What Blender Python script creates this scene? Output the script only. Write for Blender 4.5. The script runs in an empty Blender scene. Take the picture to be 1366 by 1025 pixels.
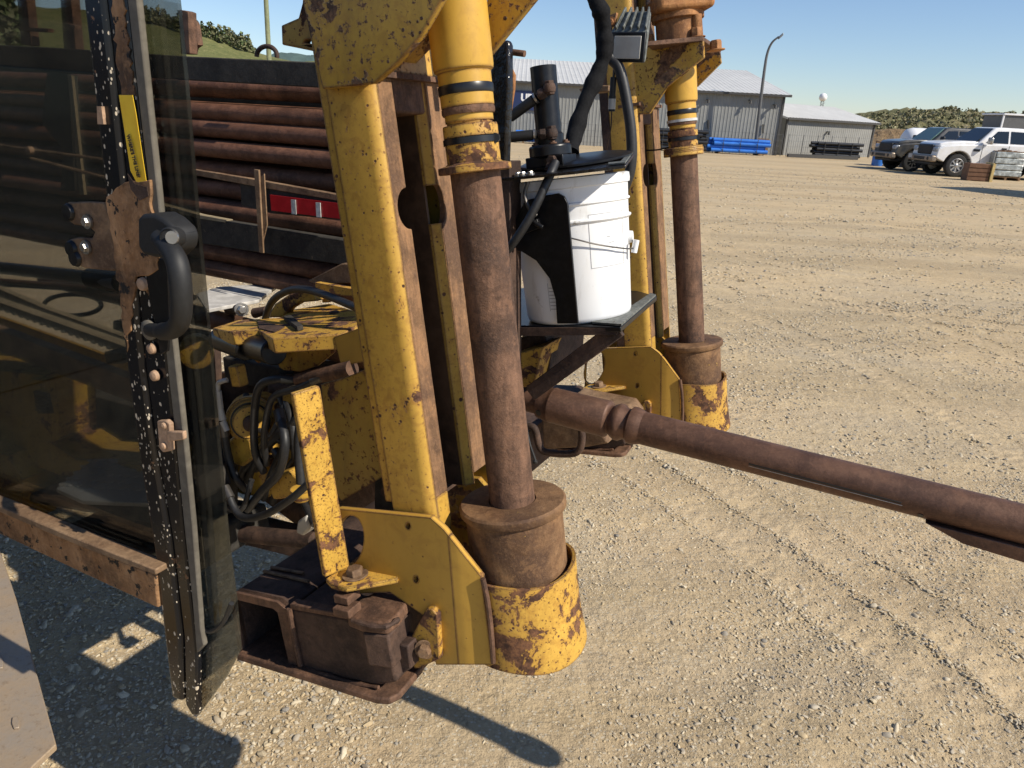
import bpy, bmesh, math, random
import numpy as np
from math import sin, cos, pi, radians, sqrt, atan2, hypot
from mathutils import Vector, Matrix
from mathutils.geometry import tessellate_polygon
random.seed(7); RNG = np.random.RandomState(7)
SC = bpy.context.scene
COL = SC.collection
V = Vector
# ------------------------------------------------------------------ camera
PITCH, ROLL, CAMH, FPX = radians(19.8), radians(3.0), 1.7, 1000.0
fwd = V((0, cos(PITCH), -sin(PITCH))); rt0 = V((1, 0, 0)); dn0 = fwd.cross(rt0)
rt = rt0 * cos(ROLL) - dn0 * sin(ROLL); dn = rt0 * sin(ROLL) + dn0 * cos(ROLL)
CAM = V((0, 0, CAMH))
cd = bpy.data.cameras.new('camera'); cam = bpy.data.objects.new('camera', cd); COL.objects.link(cam)
cd.sensor_width = 36; cd.lens = 36 * FPX / 1366; cd.clip_start = .05; cd.clip_end = 6000
m = Matrix((rt, -dn, -fwd)).transposed().to_4x4(); m.translation = CAM; cam.matrix_world = m
cd.dof.use_dof = True; cd.dof.focus_distance = 1.6; cd.dof.aperture_fstop = 45.0
SC.camera = cam
# ------------------------------------------------------------------ light
SUN_EL, SUN_AZ = radians(41), radians(118)          # azimuth measured from +Y towards +X
sun_dir = V((sin(SUN_AZ) * cos(SUN_EL), cos(SUN_AZ) * cos(SUN_EL), sin(SUN_EL)))
wd = bpy.data.worlds.new('World'); SC.world = wd; wd.use_nodes = True
wn = wd.node_tree; bg = wn.nodes['Background']
sky = wn.nodes.new('ShaderNodeTexSky'); sky.sky_type = 'NISHITA'; sky.sun_disc = False
sky.sun_elevation = SUN_EL; sky.sun_rotation = SUN_AZ
sky.air_density = 1.0; sky.dust_density = 0.15; sky.ozone_density = 2.4; sky.altitude = 300
tn = wn.nodes.new('ShaderNodeMix'); tn.data_type = 'RGBA'; tn.blend_type = 'MULTIPLY'; tn.inputs[0].default_value = 1.0; tn.inputs[7].default_value = (.95, 1.0, 1.12, 1)
wn.links.new(sky.outputs[0], tn.inputs[6]); wn.links.new(tn.outputs[2], bg.inputs[0]); bg.inputs[1].default_value = 0.088
sl = bpy.data.lights.new('sun', 'SUN'); sl.energy = 4.5; sl.angle = radians(.55); sl.color = (1, .92, .79)
so = bpy.data.objects.new('sun', sl); COL.objects.link(so); so.location = (0, 0, 30)
so.rotation_euler = sun_dir.to_track_quat('Z', 'Y').to_euler()
SC.view_settings.view_transform = 'Standard'; SC.view_settings.look = 'None'
SC.view_settings.exposure = 0.38; SC.view_settings.gamma = 1.0; SC.view_settings.use_curve_mapping = False
try:
    SC.cycles.max_bounces = 7; SC.cycles.transparent_max_bounces = 12; SC.cycles.caustics_reflective = False
except Exception: pass
# ------------------------------------------------------------------ frames
AL, LEAN = radians(27), radians(10)
UP = V((0, 0, 1)); L = V((cos(AL), -sin(AL), 0)); W = V((sin(AL), cos(AL), 0))
U = UP * cos(LEAN) - L * sin(LEAN); F = L * cos(LEAN) + UP * sin(LEAN)
def ray(x, y): return rt * ((x - 683) / FPX) + dn * ((y - 512.5) / FPX) + fwd
def hitp(x, y, p0, n):
    d = ray(x, y); return CAM + d * (n.dot(p0 - CAM) / n.dot(d))
O = CAM + ray(676, 600) * 1.25                 # a point on the axis of the near jack tube
def tw(x, y, w): return hitp(x, y, O + W * w, W)
def tf(x, y, f): return hitp(x, y, O + F * f, F)
def tu(x, y, u): return hitp(x, y, O + U * u, U)
def tz(x, y, z): return hitp(x, y, V((0, 0, z)), UP)
def G(f, w, u): return O + F * f + W * w + U * u
# ------------------------------------------------------------------ materials
def rgb(c): return (c[0], c[1], c[2], 1)
class NT:
    def __init__(s, name):
        s.m = bpy.data.materials.new(name); s.m.use_nodes = True; s.t = s.m.node_tree; s.b = s.t.nodes['Principled BSDF']
        s.g = None
    def n(s, typ, **kw):
        nd = s.t.nodes.new(typ)
        for k, v in kw.items():
            if k.startswith('i_'):
                key = k[2:]; key = int(key) if key.isdigit() else key
                nd.inputs[key].default_value = v
            else: setattr(nd, k, v)
        return nd
    def l(s, a, b): s.t.links.new(a, b)
    def pos(s, local=False, rot=None, scale=None):
        if local: out = s.n('ShaderNodeTexCoord').outputs['Object']
        else: out = s.n('ShaderNodeNewGeometry').outputs['Position']
        if rot or scale:
            mp = s.n('ShaderNodeMapping'); s.l(out, mp.inputs[0])
            if rot: mp.inputs['Rotation'].default_value = rot
            if scale: mp.inputs['Scale'].default_value = scale
            out = mp.outputs[0]
        return out
    def noise(s, vec, scale, detail=4, rough=.6, dist=0.0):
        nd = s.n('ShaderNodeTexNoise'); nd.inputs['Scale'].default_value = scale; nd.inputs['Detail'].default_value = detail
        nd.inputs['Roughness'].default_value = rough; nd.inputs['Distortion'].default_value = dist; s.l(vec, nd.inputs['Vector']); return nd.outputs['Fac']
    def vor(s, vec, scale, feat='F1', out='Distance'):
        nd = s.n('ShaderNodeTexVoronoi'); nd.feature = feat; nd.inputs['Scale'].default_value = scale; s.l(vec, nd.inputs['Vector']); return nd.outputs[out]
    def step(s, fac, a, b):
        nd = s.n('ShaderNodeMapRange'); nd.inputs['From Min'].default_value = a; nd.inputs['From Max'].default_value = b; nd.clamp = True
        s.l(fac, nd.inputs[0]); return nd.outputs[0]
    def mix(s, fac, a, b):
        nd = s.n('ShaderNodeMix'); nd.data_type = 'RGBA'
        if isinstance(fac, float): nd.inputs[0].default_value = fac
        else: s.l(fac, nd.inputs[0])
        for i, c in ((6, a), (7, b)):
            if isinstance(c, tuple): nd.inputs[i].default_value = rgb(c)
            else: s.l(c, nd.inputs[i])
        return nd.outputs[2]
    def math(s, op, a, b=0.0):
        nd = s.n('ShaderNodeMath'); nd.operation = op
        for i, c in ((0, a), (1, b)):
            if isinstance(c, (int, float)): nd.inputs[i].default_value = c
            else: s.l(c, nd.inputs[i])
        return nd.outputs[0]
    def ramp(s, fac, stops):
        nd = s.n('ShaderNodeValToRGB'); el = nd.color_ramp.elements
        while len(el) < len(stops): el.new(.5)
        for e, (p, c) in zip(el, stops): e.position = p; e.color = rgb(c)
        s.l(fac, nd.inputs[0]); return nd.outputs[0]
    def bump(s, h, strength, dist, prev=None):
        nd = s.n('ShaderNodeBump'); nd.inputs['Strength'].default_value = strength; nd.inputs['Distance'].default_value = dist
        s.l(h, nd.inputs['Height'])
        if prev is not None: s.l(prev, nd.inputs['Normal'])
        return nd.outputs[0]
    def out(s, col=None, rough=None, metal=None, normal=None, spec=None):
        for k, v in (('Base Color', col), ('Roughness', rough), ('Metallic', metal), ('Normal', normal), ('Specular IOR Level', spec)):
            if v is None: continue
            if isinstance(v, tuple): s.b.inputs[k].default_value = rgb(v)
            elif isinstance(v, (int, float)): s.b.inputs[k].default_value = v
            else: s.l(v, s.b.inputs[k])
        return s.m
M = {}
# rotation that brings world positions into the leaning frame (F,W,U)
RIGROT = Matrix((F, W, U)).to_euler()
def simple(name, col, rough=.6, metal=0.0, var=.25, scale=40, bump=.15, dist=.001, spec=.5, local=False):
    t = NT(name); p = t.pos(local); n1 = t.noise(p, scale, 5, .6); n2 = t.noise(p, scale * .13, 3, .6)
    c = t.mix(t.math('MULTIPLY', t.step(n2, .3, .7), var), col, tuple(x * .45 for x in col))
    c = t.mix(t.math('MULTIPLY', t.step(n1, .45, .75), var), c, tuple(min(1, x * 1.5 + .01) for x in col))
    M[name] = t.out(c, rough, metal, t.bump(n1, bump, dist), spec); return M[name]
def edge_mask(t, rad=.006, lo=.004, hi=.06):
    bv = t.n('ShaderNodeBevel', samples=4); bv.inputs[0].default_value = rad; ge = t.n('ShaderNodeNewGeometry')
    vm = t.n('ShaderNodeVectorMath', operation='DOT_PRODUCT'); t.l(bv.outputs[0], vm.inputs[0]); t.l(ge.outputs['True Normal'], vm.inputs[1])
    return t.step(t.math('SUBTRACT', 1.0, vm.outputs['Value']), lo, hi)
def paint(name, base, rust_lo=.60, scale=9.0, chip=.66, rustc=(.105, .048, .028), rust2=(.26, .12, .05), rough=.38, dirt=.35, lump=0.0, dotk=.42, stain=.3):
    t = NT(name); p = t.pos(rot=RIGROT); ps = t.pos(rot=RIGROT, scale=(3.2, 3.2, .5))
    big = t.noise(p, scale, 8, .68, .3); sm = t.noise(p, scale * 9, 5, .7); st = t.noise(ps, scale * 1.4, 6, .65)
    a = t.step(big, rust_lo, rust_lo + .015); b = t.step(sm, chip, chip + .02)
    em = edge_mask(t); e_ = t.step(t.math('ADD', t.math('MULTIPLY', em, .42), t.math('MULTIPLY', sm, .6)), .50, .56)
    dots = t.step(t.math('ADD', t.vor(p, 62), t.math('MULTIPLY', t.noise(p, 14, 4, .7), .7)), dotk, dotk - .03)
    mask = t.math('MAXIMUM', t.math('MAXIMUM', a, b), t.math('MAXIMUM', e_, dots))
    halo = t.math('MAXIMUM', t.step(big, rust_lo - .07, rust_lo + .02), t.step(sm, chip - .07, chip + .02))
    tone = t.noise(p, scale * .6, 4, .6)
    fade = t.mix(t.step(tone, .3, .7), tuple(x * .86 for x in base), tuple(min(1, x * 1.06 + .008) for x in base))
    c = t.mix(t.math('MULTIPLY', t.step(st, .5, .75), dirt), fade, (.17, .105, .03))
    c = t.mix(t.math('MULTIPLY', t.step(t.noise(p, scale * 3.3, 6, .7, .6), .50, .66), stain), c, (.30, .145, .03))
    c = t.mix(t.math('MULTIPLY', halo, .6), c, (.32, .14, .028))
    fine = t.noise(p, 160, 5, .7)
    rc = t.mix(t.step(fine, .35, .7), rustc, rust2)
    rc = t.mix(t.step(t.noise(p, 38, 5, .7), .44, .6), rc, tuple(x * .5 for x in rustc)); c = t.mix(mask, c, rc)
    r = t.math('ADD', t.math('MULTIPLY', mask, .5), t.math('ADD', rough - .06, t.math('MULTIPLY', sm, .25)))
    inv = t.math('MULTIPLY', mask, -1.0)
    h = t.math('ADD', t.math('MULTIPLY', inv, 1.0 if not lump else -2.5), t.math('MULTIPLY', t.math('MULTIPLY', fine, mask), .9 if not lump else 2.5))
    n = t.bump(h, .9, .0012 if not lump else .003); n = t.bump(fine, .12, .0008, n); n = t.bump(tone, .25, .004, n)
    M[name] = t.out(c, r, 0.0, n, .45); return M[name]
def rust(name, c1=(.125, .062, .034), c2=(.235, .12, .065), c3=(.07, .036, .022), streak=(3.5, 3.5, .35), rough=.72, speck=None, metal=.15, sc=1.0, scratch=0.0):
    t = NT(name); p = t.pos(rot=RIGROT); ps = t.pos(rot=RIGROT, scale=streak)
    st = t.noise(ps, 14 * sc, 8, .68); big = t.noise(p, 8 * sc, 5, .62); fine = t.noise(p, 170 * sc, 6, .75); mid = t.noise(p, 45 * sc, 6, .65)
    blot = t.noise(p, 26 * sc, 7, .7, .4)
    c = t.mix(t.step(st, .38, .62), c1, c2)
    c = t.mix(t.math('MULTIPLY', t.step(big, .47, .62), .85), c, c3)
    c = t.mix(t.math('MULTIPLY', t.step(blot, .50, .58), .45), c, tuple(x * .62 for x in c1))
    c = t.mix(t.math('MULTIPLY', t.step(blot, .44, .38), .35), c, (c2[0] * 1.25, c2[1] * 1.2, c2[2] * 1.1))
    c = t.mix(t.math('MULTIPLY', t.step(fine, .5, .8), .45), c, tuple(min(1, x * 1.55) for x in c2))
    c = t.mix(t.math('MULTIPLY', t.step(mid, .58, .64), .35), c, tuple(x * .6 for x in c3))
    if speck: c = t.mix(t.step(t.noise(p, speck[1], 6, .7), speck[2], speck[2] + .02), c, speck[0])
    r = t.math('ADD', rough - .12, t.math('MULTIPLY', mid, .3))
    k_ = .4 if scratch else 1.0
    n = t.bump(fine, .8 * k_, .0016); n = t.bump(mid, .6 * k_, .003, n); n = t.bump(blot, .35 * k_, .003, n)
    M[name] = t.out(c, r, metal, n, .4); return M[name]
YEL = (.52, .30, .045)
paint('yellow_paint', YEL, .70, 7.5, .70, dirt=.2)
paint('yellow_worn', (.54, .315, .05), .64, 16.0, .635, dotk=.47, stain=.55, rust2=(.22, .11, .06), dirt=.2)
paint('yellow_pitted', (.52, .31, .04),   .56, 13.0, .605, dotk=.47, stain=.4, lump=1.0, rust2=(.33, .17, .08))
paint('yellow_flaking', (.58, .34, .055), .53, 17, .60, dotk=.44, dirt=.3)
paint('yellow_bar', (.60, .36, .06), .575, 34, .60, dotk=.44, dirt=.3)
paint('yellow_clean', (.58, .335, .045), .74, 9, .72, dirt=.12)
paint('yellow_dirty', (.42, .26, .035), .58, 9, .60, dirt=.7)
rust('rust_brown', (.105, .056, .034), (.20, .108, .065), (.052, .030, .021), sc=1.25); rust('rust_collar', (.145, .073, .034), (.25, .142, .068), (.075, .040, .024), (1.5, 1.5, 1.5), speck=((.50, .30, .07), 45, .665)); rust('rust_wear', (.165, .092, .048), (.30, .165, .082), (.10, .056, .036), (7, 7, .10), sc=1.0)
rust('rust_orange', (.30, .125, .04), (.45, .22, .08), (.16, .07, .03), (1, 1, 1), metal=0)
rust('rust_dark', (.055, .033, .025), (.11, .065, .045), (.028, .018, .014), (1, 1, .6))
rust('rust_dusty', (.15, .085, .045), (.27, .175, .10), (.08, .045, .026), (1, 1, 1), metal=0)
rust('rod_steel', (.112, .057, .036), (.165, .088, .056), (.08, .042, .029), (.3, 2, 2), rough=.52, metal=.3, scratch=1)
rust('rack_pipe', (.14, .060, .033), (.22, .105, .062), (.08, .036, .022), (.3, 2, 2), rough=.6)
rust('beam_dark', (.035, .032, .028), (.06, .052, .042), (.02, .018, .016), (1, 1, 1), rough=.85, speck=((.12, .09, .06), 60, .66))
rust('door_rust', (.24, .115, .045), (.38, .22, .11), (.03, .018, .012), (2, 2, .6), metal=0, speck=((.012, .011, .010), 38, .585))
def speckle_black():
    t = NT('door_black'); p = t.pos(); ps = t.pos(scale=(1, 1, .55)); reg = t.noise(p, 7, 4, .6); b = t.noise(p, 26, 6, .68); w_ = t.noise(p, 90, 3, .6)
    def dots(sc, rad, thr):
        vc = t.n('ShaderNodeTexVoronoi'); vc.inputs['Scale'].default_value = sc; t.l(ps, vc.inputs['Vector'])
        d_ = t.step(t.math('ADD', vc.outputs['Distance'], t.math('MULTIPLY', w_, .60)), rad + .30, rad + .24)
        s_ = t.step(t.math('ADD', t.math('MULTIPLY', vc.outputs['Color'], .55), reg), thr, thr + .02)
        return t.math('MULTIPLY', d_, s_)
    m1 = t.math('MAXIMUM', dots(120, .24, .78), t.math('MAXIMUM', dots(240, .26, .82), dots(60, .12, .95))); m2 = t.step(b, .66, .68)
    c = t.mix(t.step(reg, .45, .6), (.006, .007, .010), (.012, .010, .009)); c = t.mix(m2, c, (.20, .105, .05)); c = t.mix(m1, c, (.62, .53, .40))
    mm = t.math('MAXIMUM', m1, m2)
    n = t.bump(mm, -.6, .0008); n = t.bump(reg, .25, .003, n)
    M['door_black'] = t.out(c, t.math('ADD', .25, t.math('MULTIPLY', mm, .5)), 0.0, n, .4)
speckle_black()
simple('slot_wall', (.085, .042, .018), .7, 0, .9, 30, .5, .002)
simple('black_paint', (.007, .007, .008), .34, 0, .6, 60, .25, .001, .35)
simple('black_sleeve', (.006, .006, .007), .85, 0, .5, 200, .6, .001, .2)
simple('black_rubber', (.018, .018, .019), .5, 0, .6, 120, .2, .0006)
simple('handle_plastic', (.011, .011, .011), .6, 0, .3, 220, .25, .0004)
simple('seal_grey', (.13, .115, .09), .75, 0, .6, 60, .3, .001)
simple('bright_steel', (.45, .43, .40), .35, .9, .5, 90, .3, .0006)
simple('bolt_tan', (.42, .27, .17), .7, 0, .6, 160, .5, .001)
simple('grease', (.010, .009, .009), .18, 0, .4, 35, .8, .006)
simple('white_plate', (.52, .50, .47), .6, .1, .8, 25, .3, .001)
simple('lamp_alu', (.16, .17, .155), .55, .3, 1.0, 90, .6, .0015)
simple('lens_glass', (.42, .40, .36), .25, 0, .3, 30, .05, .001)
simple('wire_steel', (.12, .11, .10), .4, .7, .3, 60, .1, .0005)
simple('tape_red', (.50, .012, .018), .35, 0, .5, 40, .2, .0008)
simple('tape_white', (.55, .55, .53), .4, 0, .8, 60, .2, .0008)
simple('decal_yellow', (.80, .50, .03), .45, 0, .45, 30, .05, .0003)
simple('decal_ink', (.02, .015, .01), .6, 0, .1, 30, .05, .0003)
simple('ink_grey', (.36, .36, .37), .6, 0, .3, 30, .05, .0003)
simple('oring', (.01, .01, .011), .35, 0, .2, 60, .1, .0005)
def pail_white():
    t = NT('pail_plastic'); p = t.pos(); a = t.noise(p, 22, 7, .7); b = t.noise(p, 5, 4, .6)
    c = t.mix(t.math('MULTIPLY', t.step(b, .45, .75), .25), (.80, .81, .82), (.60, .57, .50)); c = t.mix(t.math('MULTIPLY', t.step(a, .63, .69), .6), c, (.25, .21, .16)); sm_ = t.noise(t.pos(rot=RIGROT, scale=(1, 1, .25)), 30, 6, .7); c = t.mix(t.math('MULTIPLY', t.step(sm_, .56, .74), .35), c, (.40, .36, .30))
    t.b.inputs['Subsurface Weight'].default_value = .08; t.b.inputs['Subsurface Radius'].default_value = (.02, .02, .02)
    M['pail'] = t.out(c, .38, 0.0, t.bump(b, .1, .002), .4)
pail_white()
def tint_glass():
    t = NT('tinted_glass'); t.t.nodes.remove(t.b)
    p = t.pos(); dust = t.noise(p, 7, 6, .65); fr = t.n('ShaderNodeFresnel', i_IOR=1.5)
    tr = t.n('ShaderNodeBsdfTransparent'); tr.inputs[0].default_value = (.57, .55, .51, 1)
    gl = t.n('ShaderNodeBsdfGlossy'); gl.inputs['Roughness'].default_value = .02; gl.inputs['Color'].default_value = (.8, .9, 1, 1)
    df = t.n('ShaderNodeBsdfDiffuse'); df.inputs[0].default_value = (.30, .27, .22, 1)
    m1 = t.n('ShaderNodeMixShader'); t.l(t.math('MULTIPLY', t.step(dust, .35, .8), .035), m1.inputs[0]); t.l(tr.outputs[0], m1.inputs[1]); t.l(df.outputs[0], m1.inputs[2])
    m2 = t.n('ShaderNodeMixShader'); t.l(t.math('MULTIPLY', fr.outputs[0], .5), m2.inputs[0]); t.l(m1.outputs[0], m2.inputs[1]); t.l(gl.outputs[0], m2.inputs[2])
    t.l(m2.outputs[0], t.t.nodes['Material Output'].inputs[0]); M['tint'] = t.m
tint_glass()
def step_plate_mat():
    t = NT('worn_step'); p = t.pos(); a = t.noise(p, 12, 8, .72); b = t.noise(p, 70, 6, .75); e = t.noise(p, 4, 3, .5)
    c = t.mix(t.step(a, .35, .62), (.36, .30, .235), (.42, .31, .20)); c = t.mix(t.math('MULTIPLY', t.step(b, .55, .7), .6), c, (.20, .13, .07)); c = t.mix(t.step(e, .62, .64), c, (.48, .26, .03))
    M['step'] = t.out(c, .5, .35, t.bump(b, .6, .002), .5)
step_plate_mat()
def circ3(a, b, c):
    d = 2 * (a.x * (b.y - c.y) + b.x * (c.y - a.y) + c.x * (a.y - b.y)); A2, B2, C2 = a.x ** 2 + a.y ** 2, b.x ** 2 + b.y ** 2, c.x ** 2 + c.y ** 2
    x = (A2 * (b.y - c.y) + B2 * (c.y - a.y) + C2 * (a.y - b.y)) / d; y = (A2 * (c.x - b.x) + B2 * (a.x - c.x) + C2 * (b.x - a.x)) / d
    return (x, y, hypot(a.x - x, a.y - y))
c1_ = circ3(tz(1330, 1000, 0), tz(1090, 790, 0), tz(880, 640, 0)); c2_ = circ3(tz(1366, 610, 0), tz(1150, 490, 0), tz(960, 405, 0)); c3_ = circ3(tz(960, 330, 0), tz(1150, 300, 0), tz(1400, 330, 0))
TRK = [(c1_[0], c1_[1], c1_[2], .115), (c1_[0], c1_[1], c1_[2] + .29, .11), (c2_[0], c2_[1], c2_[2], .11), (c2_[0], c2_[1], c2_[2] + 1.6, .11), (c3_[0], c3_[1], c3_[2], .15), (c3_[0], c3_[1], c3_[2] + 1.7, .15)]
def ground_mat():
    t = NT('gravel_ground'); p = t.pos(); ps = t.pos(rot=(0, 0, radians(38)), scale=(.16, 1.0, 1.0)); ps2 = t.pos(rot=(0, 0, radians(12)), scale=(.05, 1, 1))
    patch = t.noise(p, .55, 4, .55); trk = t.noise(ps, 3.4, 5, .62); fine = t.noise(p, 70, 6, .75); mid = t.noise(p, 9, 6, .68); far = t.noise(ps2, .8, 6, .62)
    c = t.mix(t.step(mid, .3, .72), (.455, .335, .195), (.595, .455, .275))
    c = t.mix(t.math('MULTIPLY', t.step(patch, .40, .66), .6), c, (.42, .355, .25))
    c = t.mix(t.math('MULTIPLY', t.step(trk, .42, .62), .40), c, (.60, .455, .25))
    c = t.mix(t.math('MULTIPLY', t.step(far, .44, .62), .60), c, (.33, .25, .145))
    c = t.mix(t.math('MULTIPLY', t.step(fine, .46, .70), .6), c, (.27, .21, .135))
    c = t.mix(t.math('MULTIPLY', t.step(t.noise(p, 2.3, 5, .65), .52, .66), .40), c, (.36, .275, .165))
    vc = t.n('ShaderNodeTexVoronoi'); vc.inputs['Scale'].default_value = 85; t.l(p, vc.inputs['Vector'])
    peb = t.step(vc.outputs['Distance'], .42, .30); sel = t.step(vc.outputs['Color'], .5, .55)
    gcol = t.ramp(vc.outputs['Color'], [(0, (.30, .27, .22)), (.5, (.46, .40, .30)), (1, (.60, .52, .38))])
    c = t.mix(t.math('MULTIPLY', peb, t.math('MULTIPLY', sel, .8)), c, gcol)
    sp = t.n('ShaderNodeSeparateXYZ'); t.l(p, sp.inputs[0]); tm = None; tr_ = None; wob = t.math('MULTIPLY', t.math('SUBTRACT', t.noise(p, 1.3, 3, .6), .5), .10)
    for cx_, cy_, R_, hw_ in TRK:
        dx_ = t.math('SUBTRACT', sp.outputs[0], cx_); dy_ = t.math('SUBTRACT', sp.outputs[1], cy_)
        r_ = t.math('SQRT', t.math('ADD', t.math('MULTIPLY', dx_, dx_), t.math('MULTIPLY', dy_, dy_)))
        off = t.math('ABSOLUTE', t.math('ADD', t.math('SUBTRACT', r_, R_), wob)); mk_ = t.step(off, hw_, hw_ * .75)
        an = t.math('ADD', t.math('MULTIPLY', t.math('ARCTAN2', dy_, dx_), R_ * 2 * pi / .075), t.math('MULTIPLY', off, 40.0))
        rp = t.math('MULTIPLY', t.math('SINE', an), mk_)
        tm = mk_ if tm is None else t.math('MAXIMUM', tm, mk_); tr_ = rp if tr_ is None else t.math('ADD', tr_, rp)
    brk = t.step(t.noise(p, 2.1, 4, .6), .42, .58); tm = t.math('MULTIPLY', tm, brk); tr_ = t.math('MULTIPLY', tr_, brk)
    c = t.mix(t.math('MULTIPLY', tm, .38), c, (.59, .45, .27)); c = t.mix(t.math('MULTIPLY', t.math('MULTIPLY', t.step(tr_, .1, .9), tm), .28), c, (.33, .255, .165))
    v2 = t.vor(p, 38); v3 = t.vor(p, 170); trb = t.noise(t.pos(rot=(0, 0, radians(38)), scale=(.10, 1.0, 1.0)), 16, 4, .6)
    n = t.bump(t.step(v2, .0, .6), -.55, .010); n = t.bump(t.step(v3, .0, .6), -.6, .004, n); n = t.bump(tr_, .35, .006, n); n = t.bump(fine, .8, .008, n); n = t.bump(mid, .7, .04, n); n = t.bump(trb, .55, .018, n); n = t.bump(far, .5, .10, n)
    M['ground'] = t.out(c, .95, 0.0, n, .2)
ground_mat()
def pebble_mat(name, cols):
    t = NT(name); oi = t.n('ShaderNodeObjectInfo'); p = t.pos()
    c = t.ramp(oi.outputs['Random'], [(i / (len(cols) - 1), cc) for i, cc in enumerate(cols)])
    a = t.noise(p, 120, 4, .7); c = t.mix(t.math('MULTIPLY', t.step(a, .4, .7), .35), c, (.30, .24, .16))
    M[name] = t.out(c, .88, 0.0, t.bump(a, .5, .002), .25)
pebble_mat('pebble', [(.41, .31, .18), (.51, .40, .24), (.36, .31, .24), (.55, .46, .31), (.45, .36, .23), (.25, .235, .21), (.50, .42, .29), (.42, .37, .29), (.60, .52, .38), (.47, .39, .26)])
# ------------------------------------------------------------------ mesh helpers
BO = {}                                             # build-space origin of every object
def root(name, loc, label=None, cat=None, group=None, rotz=0.0, local=False):
    e = bpy.data.objects.new(name, None); COL.objects.link(e); e.location = loc; e.rotation_euler = (0, 0, rotz); e.empty_display_size = .1
    BO[e] = V((0, 0, 0)) if local else V(loc)
    tag(e, label, cat, group); return e
def tag(o, label=None, cat=None, group=None, kind=None):
    if label: o['label'] = label
    if cat: o['category'] = cat
    if group: o['group'] = group
    if kind: o['kind'] = kind
    return o
def mk(name, geo, mat, parent=None, bevel=0.0, smooth=40, seg=2, subdiv=0):
    """link (verts, faces) as one mesh object with its origin at its own centre"""
    vs, fs = geo; vs = [V(v) for v in vs]
    lo = V([min(v[i] for v in vs) for i in range(3)]); hi = V([max(v[i] for v in vs) for i in range(3)])
    c = (lo + hi) / 2
    me = bpy.data.meshes.new(name); me.from_pydata([v - c for v in vs], [], fs)
    bm = bmesh.new(); bm.from_mesh(me); bmesh.ops.recalc_face_normals(bm, faces=bm.faces); bm.to_mesh(me); bm.free()
    o = bpy.data.objects.new(name, me); COL.objects.link(o)
    o.location = c - BO[parent] if parent else c
    if parent: o.parent = parent
    BO[o] = c
    me.materials.append(M[mat] if isinstance(mat, str) else mat)
    if smooth:
        me.shade_smooth() if hasattr(me, 'shade_smooth') else None
        me.set_sharp_from_angle(angle=radians(smooth))
    if bevel:
        b = o.modifiers.new('bevel', 'BEVEL'); b.width = bevel; b.segments = seg; b.limit_method = 'ANGLE'; b.angle_limit = radians(35); b.harden_normals = False
    return o
def join(*gs):
    vs, fs = [], []
    for a, b in gs:
        k = len(vs); vs += list(a); fs += [tuple(i + k for i in f) for f in b]
    return vs, fs
def extr(pts, vec, holes=()):
    """solid plate: outline points (3D) with holes, pushed along vec"""
    loops = [list(pts)] + [list(h) for h in holes]; flat = [p for lp in loops for p in lp]; n = len(flat)
    vs = [V(p) for p in flat] + [V(p) + vec for p in flat]; fs = []
    if holes:
        tris = tessellate_polygon(loops)
        for t in tris: fs.append(tuple(t)); fs.append(tuple(i + n for i in reversed(t)))
    else:
        fs.append(tuple(range(n))); fs.append(tuple(i + n for i in reversed(range(n))))
    k = 0
    for lp in loops:
        q = len(lp)
        for i in range(q):
            a, b = k + i, k + (i + 1) % q; fs.append((a, a + n, b + n, b))
        k += q
    return vs, fs
def box(c, ax, ay, az, sx, sy, sz):
    vs = [c + ax * (sx * i / 2) + ay * (sy * j / 2) + az * (sz * k / 2) for i in (-1, 1) for j in (-1, 1) for k in (-1, 1)]
    return vs, [(0, 1, 3, 2), (4, 6, 7, 5), (0, 4, 5, 1), (2, 3, 7, 6), (0, 2, 6, 4), (1, 5, 7, 3)]
def perp(a):
    a = a.normalized(); h = UP if abs(a.z) < .9 else V((1, 0, 0)); x = a.cross(h).normalized(); return x, a.cross(x).normalized()
def lathe(p0, axis, prof, seg=40, a0=0.0, a1=2 * pi, xy=None, cap=True):
    """prof: list of (radius, height along axis)"""
    axis = axis.normalized(); x, y = xy if xy else perp(axis); full = abs(a1 - a0 - 2 * pi) < 1e-6
    n = seg if full else seg + 1; vs, fs = [], []
    for r, h in prof:
        for i in range(n):
            t = a0 + (a1 - a0) * i / seg; vs.append(p0 + axis * h + (x * cos(t) + y * sin(t)) * max(r, 1e-5))
    for j in range(len(prof) - 1):
        for i in range(seg):
            a, b = j * n + i, j * n + (i + 1) % n; fs.append((a, b, b + n, a + n))
    if full and cap and tuple(prof[0]) != tuple(prof[-1]):
        if prof[0][0] > 1e-4: fs.append(tuple(range(n)))
        if prof[-1][0] > 1e-4: fs.append(tuple((len(prof) - 1) * n + i for i in range(n)))
    return vs, fs
def shell(p0, axis, prof, th, **k):
    """lathe with inner wall"""
    inner = [(r - th, h) for r, h in reversed(prof)]
    return lathe(p0, axis, list(prof) + inner + [prof[0]], **k) if True else None
def cyl(a, b, r, r2=None, seg=24):
    return lathe(a, (b - a), [(r, 0), (r2 or r, (b - a).length)], seg)
def smooth_path(pts, k=8):
    pts = [V(p) for p in pts]; P = [pts[0] * 2 - pts[1]] + pts + [pts[-1] * 2 - pts[-2]]; out = []
    for i in range(1, len(P) - 2):
        for j in range(k):
            t = j / k; a, b, c, d = P[i - 1], P[i], P[i + 1], P[i + 2]
            out.append(.5 * ((2 * b) + (c - a) * t + (2 * a - 5 * b + 4 * c - d) * t * t + (3 * b - a - 3 * c + d) * t ** 3))
    return out + [pts[-1]]
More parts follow.
